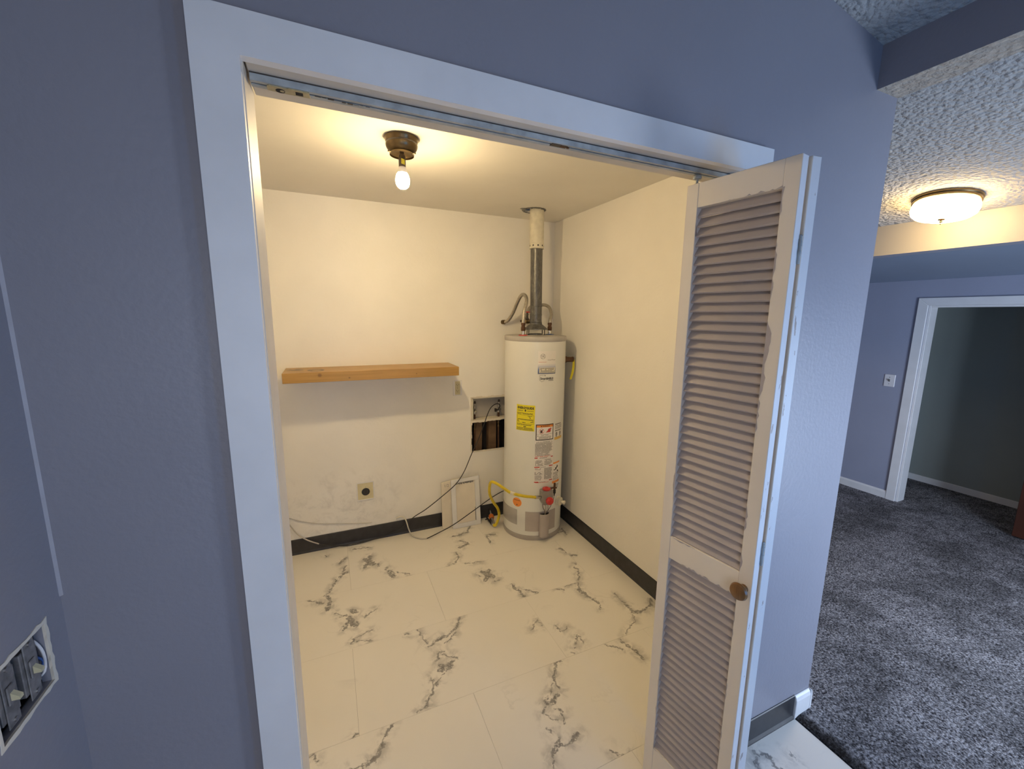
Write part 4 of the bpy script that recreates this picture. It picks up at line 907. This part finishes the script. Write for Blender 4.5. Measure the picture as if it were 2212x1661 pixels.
# relief valve and tag
a = P(72, 1.316); dd = Vector((math.sin(R(72)), -math.cos(R(72)), 0))
pr = MB().cyl(a-dd*.004, a+dd*.012, .024, n=16).cyl(a+dd*.01, a+dd*.055, .019, n=16).cyl(a+dd*.055, a+dd*.066, .021, n=6)
pv = lab(pr.build('relief_valve', M['copper'], wh, True), 'brown brass relief valve')
MB().cyl(a+dd*.050+Vector((0, 0, .018)), a+dd*.066+Vector((0, 0, .022)), .005, n=8).cyl(a+dd*.066+Vector((0, 0, .022)), a+dd*.068+Vector((0, 0, -.018)), .0022, n=6).build('lever', M['chrome'], pv, True)
tp = a+dd*.062+Vector((0, -.012, .0))
tgm = MB(); qs = []
for k in range(9):
    u = k/8; c = tp+Vector((-.030*u+.010*math.sin(u*3), -.010*u, -.146*u)); wv = Vector((.0065*(.7+.3*math.sin(u*2.6)), -.005, 0)); qs += [c-wv, c+wv, c-wv+Vector((.001, .002, 0)), c+wv+Vector((.001, .002, 0))]
fs = []
for k in range(8): i = 4*k; j = i+4; fs += [(i, i+1, j+1, j), (i+2, j+2, j+3, i+3), (i, j, j+2, i+2), (i+1, i+3, j+3, j+1)]
tgm.add(qs, fs + [(0, 2, 3, 1), (32, 33, 35, 34)]); lab(tgm.build('warning_tag', M['ylabel'], pv), 'hanging yellow paper tag')
# draft hood and flue
hd = MB().lathe([(.088, 1.534), (.088, 1.540), (.046, 1.572), (.046, 1.582), (.042, 1.582), (.042, 1.570), (.082, 1.537)], c0, (0, 0, 1), 36).build('draft_hood', M['galv'], wh, True)
for k in range(4):
    a = R(45+90*k-20); p = Vector((AX+.080*math.cos(a), AY+.080*math.sin(a), 1.496)); q = Vector((math.cos(a), math.sin(a), 0))
    MB().tube([p-q*.012, p, p+Vector((0, 0, .02)), p+Vector((0, 0, .042))], .0032, 6, 3).build('hood_leg', M['iron'], hd)
MB().lathe([(.05, 1.494), (.05, 1.506), (.044, 1.506), (.044, 1.497)], c0, (0, 0, 1), 28).build('flue_collar', M['galv'], wh, True)
top = Vector((AX-.006, AY, 2.10)); 
fp = MB().cyl((AX, AY, 1.578), top, .0425, n=32).build('flue_pipe', M['galv'], wh, True)
for zz in (1.588, 1.640, 1.700): MB().lathe([(.0425, -.004), (.0445, -.002), (.0445, .002), (.0425, .004)], (AX, AY, zz), (0.02, 0, 1), 32).build('pipe_seam', M['galv'], fp, True)
up_ = MB().cyl(top+Vector((0, 0, -.002)), (AX-.010, AY, 2.50), .0495, n=32).build('upper_flue', M['ventw'], wh, True)
rg = MB().lathe([(.0425, -.004), (.0512, -.003), (.0512, .004), (.0500, .006), (.0500, .026), (.0512, .028), (.0512, .034), (.0495, .036)], top, (0, 0, 1), 32).build('vent_ring', M['ventw'], up_, True)
hl = MB()
for k in range(9):
    a = 2*math.pi*(k+.35)/9; q = Vector((math.cos(a), math.sin(a), 0)); hl.lathe([(.0062, 0), (.0050, .0008)], top+q*.0500+Vector((0, 0, .016)), q, 8)
hl.build('vent_holes', M['iron'], rg)['kind'] = 'stuff'
# nipples, washers and hoses
for nx, ny, ring in ((1.361, 1.780, 'redring'), (1.618, 1.860, 'bluering')):
    MB().lathe([(.034, 1.493), (.030, 1.499), (.014, 1.501)], (nx, ny, 0), (0, 0, 1), 20).build('hot_washer' if ring == 'redring' else 'cold_washer', M[ring], wh, True)
    MB().cyl((nx, ny, 1.498), (nx, ny, 1.530), .0125, n=14).build('nipple', M['chrome'], wh, True)
    MB().lathe([(.014, 1.526), (.0165, 1.530), (.0165, 1.552), (.013, 1.556), (.013, 1.566), (.0155, 1.568), (.0155, 1.580), (.012, 1.584)], (nx, ny, 0), (0, 0, 1), 10).build('union_nut', M['copper'], wh, True)
h1 = MB().tube([(1.361, 1.780, 1.575), (1.362, 1.78, 1.61), (1.372, 1.79, 1.665), (1.398, 1.81, 1.735), (1.405, 1.85, 1.775), (1.399, 1.90, 1.777), (1.394, 1.96, 1.724), (1.386, 2.02, 1.648), (1.368, 2.06, 1.597), (1.350, 2.085, 1.582), (1.340, 2.100, 1.582)], .0125, 12, 6).build('flex_connector', M['steel'], wh, True)
MB().cyl((1.345, 2.080, 1.582), (1.340, D-.001, 1.582), .017, n=14).build('wall_nut', M['brass'], h1, True)
h2_ = MB().tube([(1.618, 1.860, 1.575), (1.620, 1.86, 1.605), (1.640, 1.88, 1.645), (1.648, 1.92, 1.690), (1.640, 1.965, 1.712), (1.622, 2.02, 1.716), (1.590, 2.06, 1.716), (1.545, 2.06, 1.690), (1.520, 2.045, 1.640)], .0125, 12, 6).build('flex_connector', M['steel'], wh, True)
sv = thing('shutoff_valve', (1.500, D, 1.60), 'brass shutoff valve with red wheel behind the flue pipe', 'valve')
MB().cyl((1.500, D, 1.590), (1.500, 2.00, 1.590), .011, n=12).lathe([(.012, -.024), (.017, -.018), (.017, .018), (.012, .024)], (1.500, 2.0, 1.590), (1, 0, 0), 14).cyl((1.47, 2.0, 1.59), (1.46, 2.0, 1.575), .010, n=12).build('valve_body', M['brass'], sv, True)
MB().lathe([(.014, 0), (.016, .012), (.011, .018), (.009, .040), (.005, .042), (.005, .062)], (1.497, 2.0, 1.600), (0, -.05, 1), 14).build('bonnet', M['iron'], sv, True)
hwl = MB()
hwl.lathe([(.024, -.003), (.027, 0), (.024, .003), (.021, 0), (.024, -.003)], (1.497, 1.997, 1.660), (0, -.05, 1), 20, caps=False)
hwl.box((1.475, 1.994, 1.6585), (1.519, 2.0, 1.6615)).box((1.494, 1.975, 1.6585), (1.500, 2.019, 1.6615)); hwl.build('handwheel', M['red'], sv, True)

# gas stub at the wall base with yellow flexible hose
gs = thing('gas_stub', (1.21, 2.0, .05), 'floor level gas pipe stub with orange valve beside the heater', 'pipe')
MB().cyl((1.235, 2.098, .060), (1.213, 2.0, .042), .013, n=14).cyl((1.213, 2.0, .042), (1.202, 1.940, .030), .012, n=14).build('stub_pipe', M['chrome'], gs, True)
MB().lathe([(.016, -.02), (.021, -.012), (.021, .012), (.016, .02)], (1.216, 2.010, .044), (-.2, -1, -.17), 12).build('valve_body', M['orange'], gs, True)
MB().box((1.190, 1.938, .012), (1.201, 2.060, .021)).cyl((1.196, 2.0, .018), (1.207, 2.0, .036), .006, n=8).box((1.172, 2.03, .014), (1.201, 2.036, .021)).build('lever', M['black'], gs, bevel=.001)
MB().cyl((1.205, 1.955, .033), (1.199, 1.915, .026), .0165, n=6).build('flare_nut', M['chrome'], gs, True)
yh = thing('gas_hose', (1.2, 1.7, .2), 'yellow coated flexible gas hose looping from floor stub to heater control', 'hose')
MB().tube([(1.200, 1.925, .027), (1.206, 1.908, .022), (1.222, 1.905, .045), (1.243, 1.915, .098), (1.229, 1.91, .159), (1.182, 1.88, .230), (1.133, 1.83, .324), (1.112, 1.78, .413), (1.114, 1.745, .458), (1.138, 1.69, .458), (1.166, 1.63, .443), (1.201, 1.59, .423), (1.276, 1.562, .400), (1.340, 1.562, .382), (1.385, 1.574, .366)], .0105, 10, 6).build('hose_body', M['yellow'], yh, True)
MB().tube([(1.196, 1.597, .4265), (1.201, 1.59, .423), (1.221, 1.582, .416)], .0118, 10, 3).build('hose_print_band', M['cream'], yh, True)
MB().cyl((1.376, 1.572, .3685), (1.412, 1.579, .360), .0135, n=6).cyl((1.405, 1.578, .3615), (1.428, 1.582, .358), .0105, n=12).build('flare_nut', M['chrome'], yh, True)
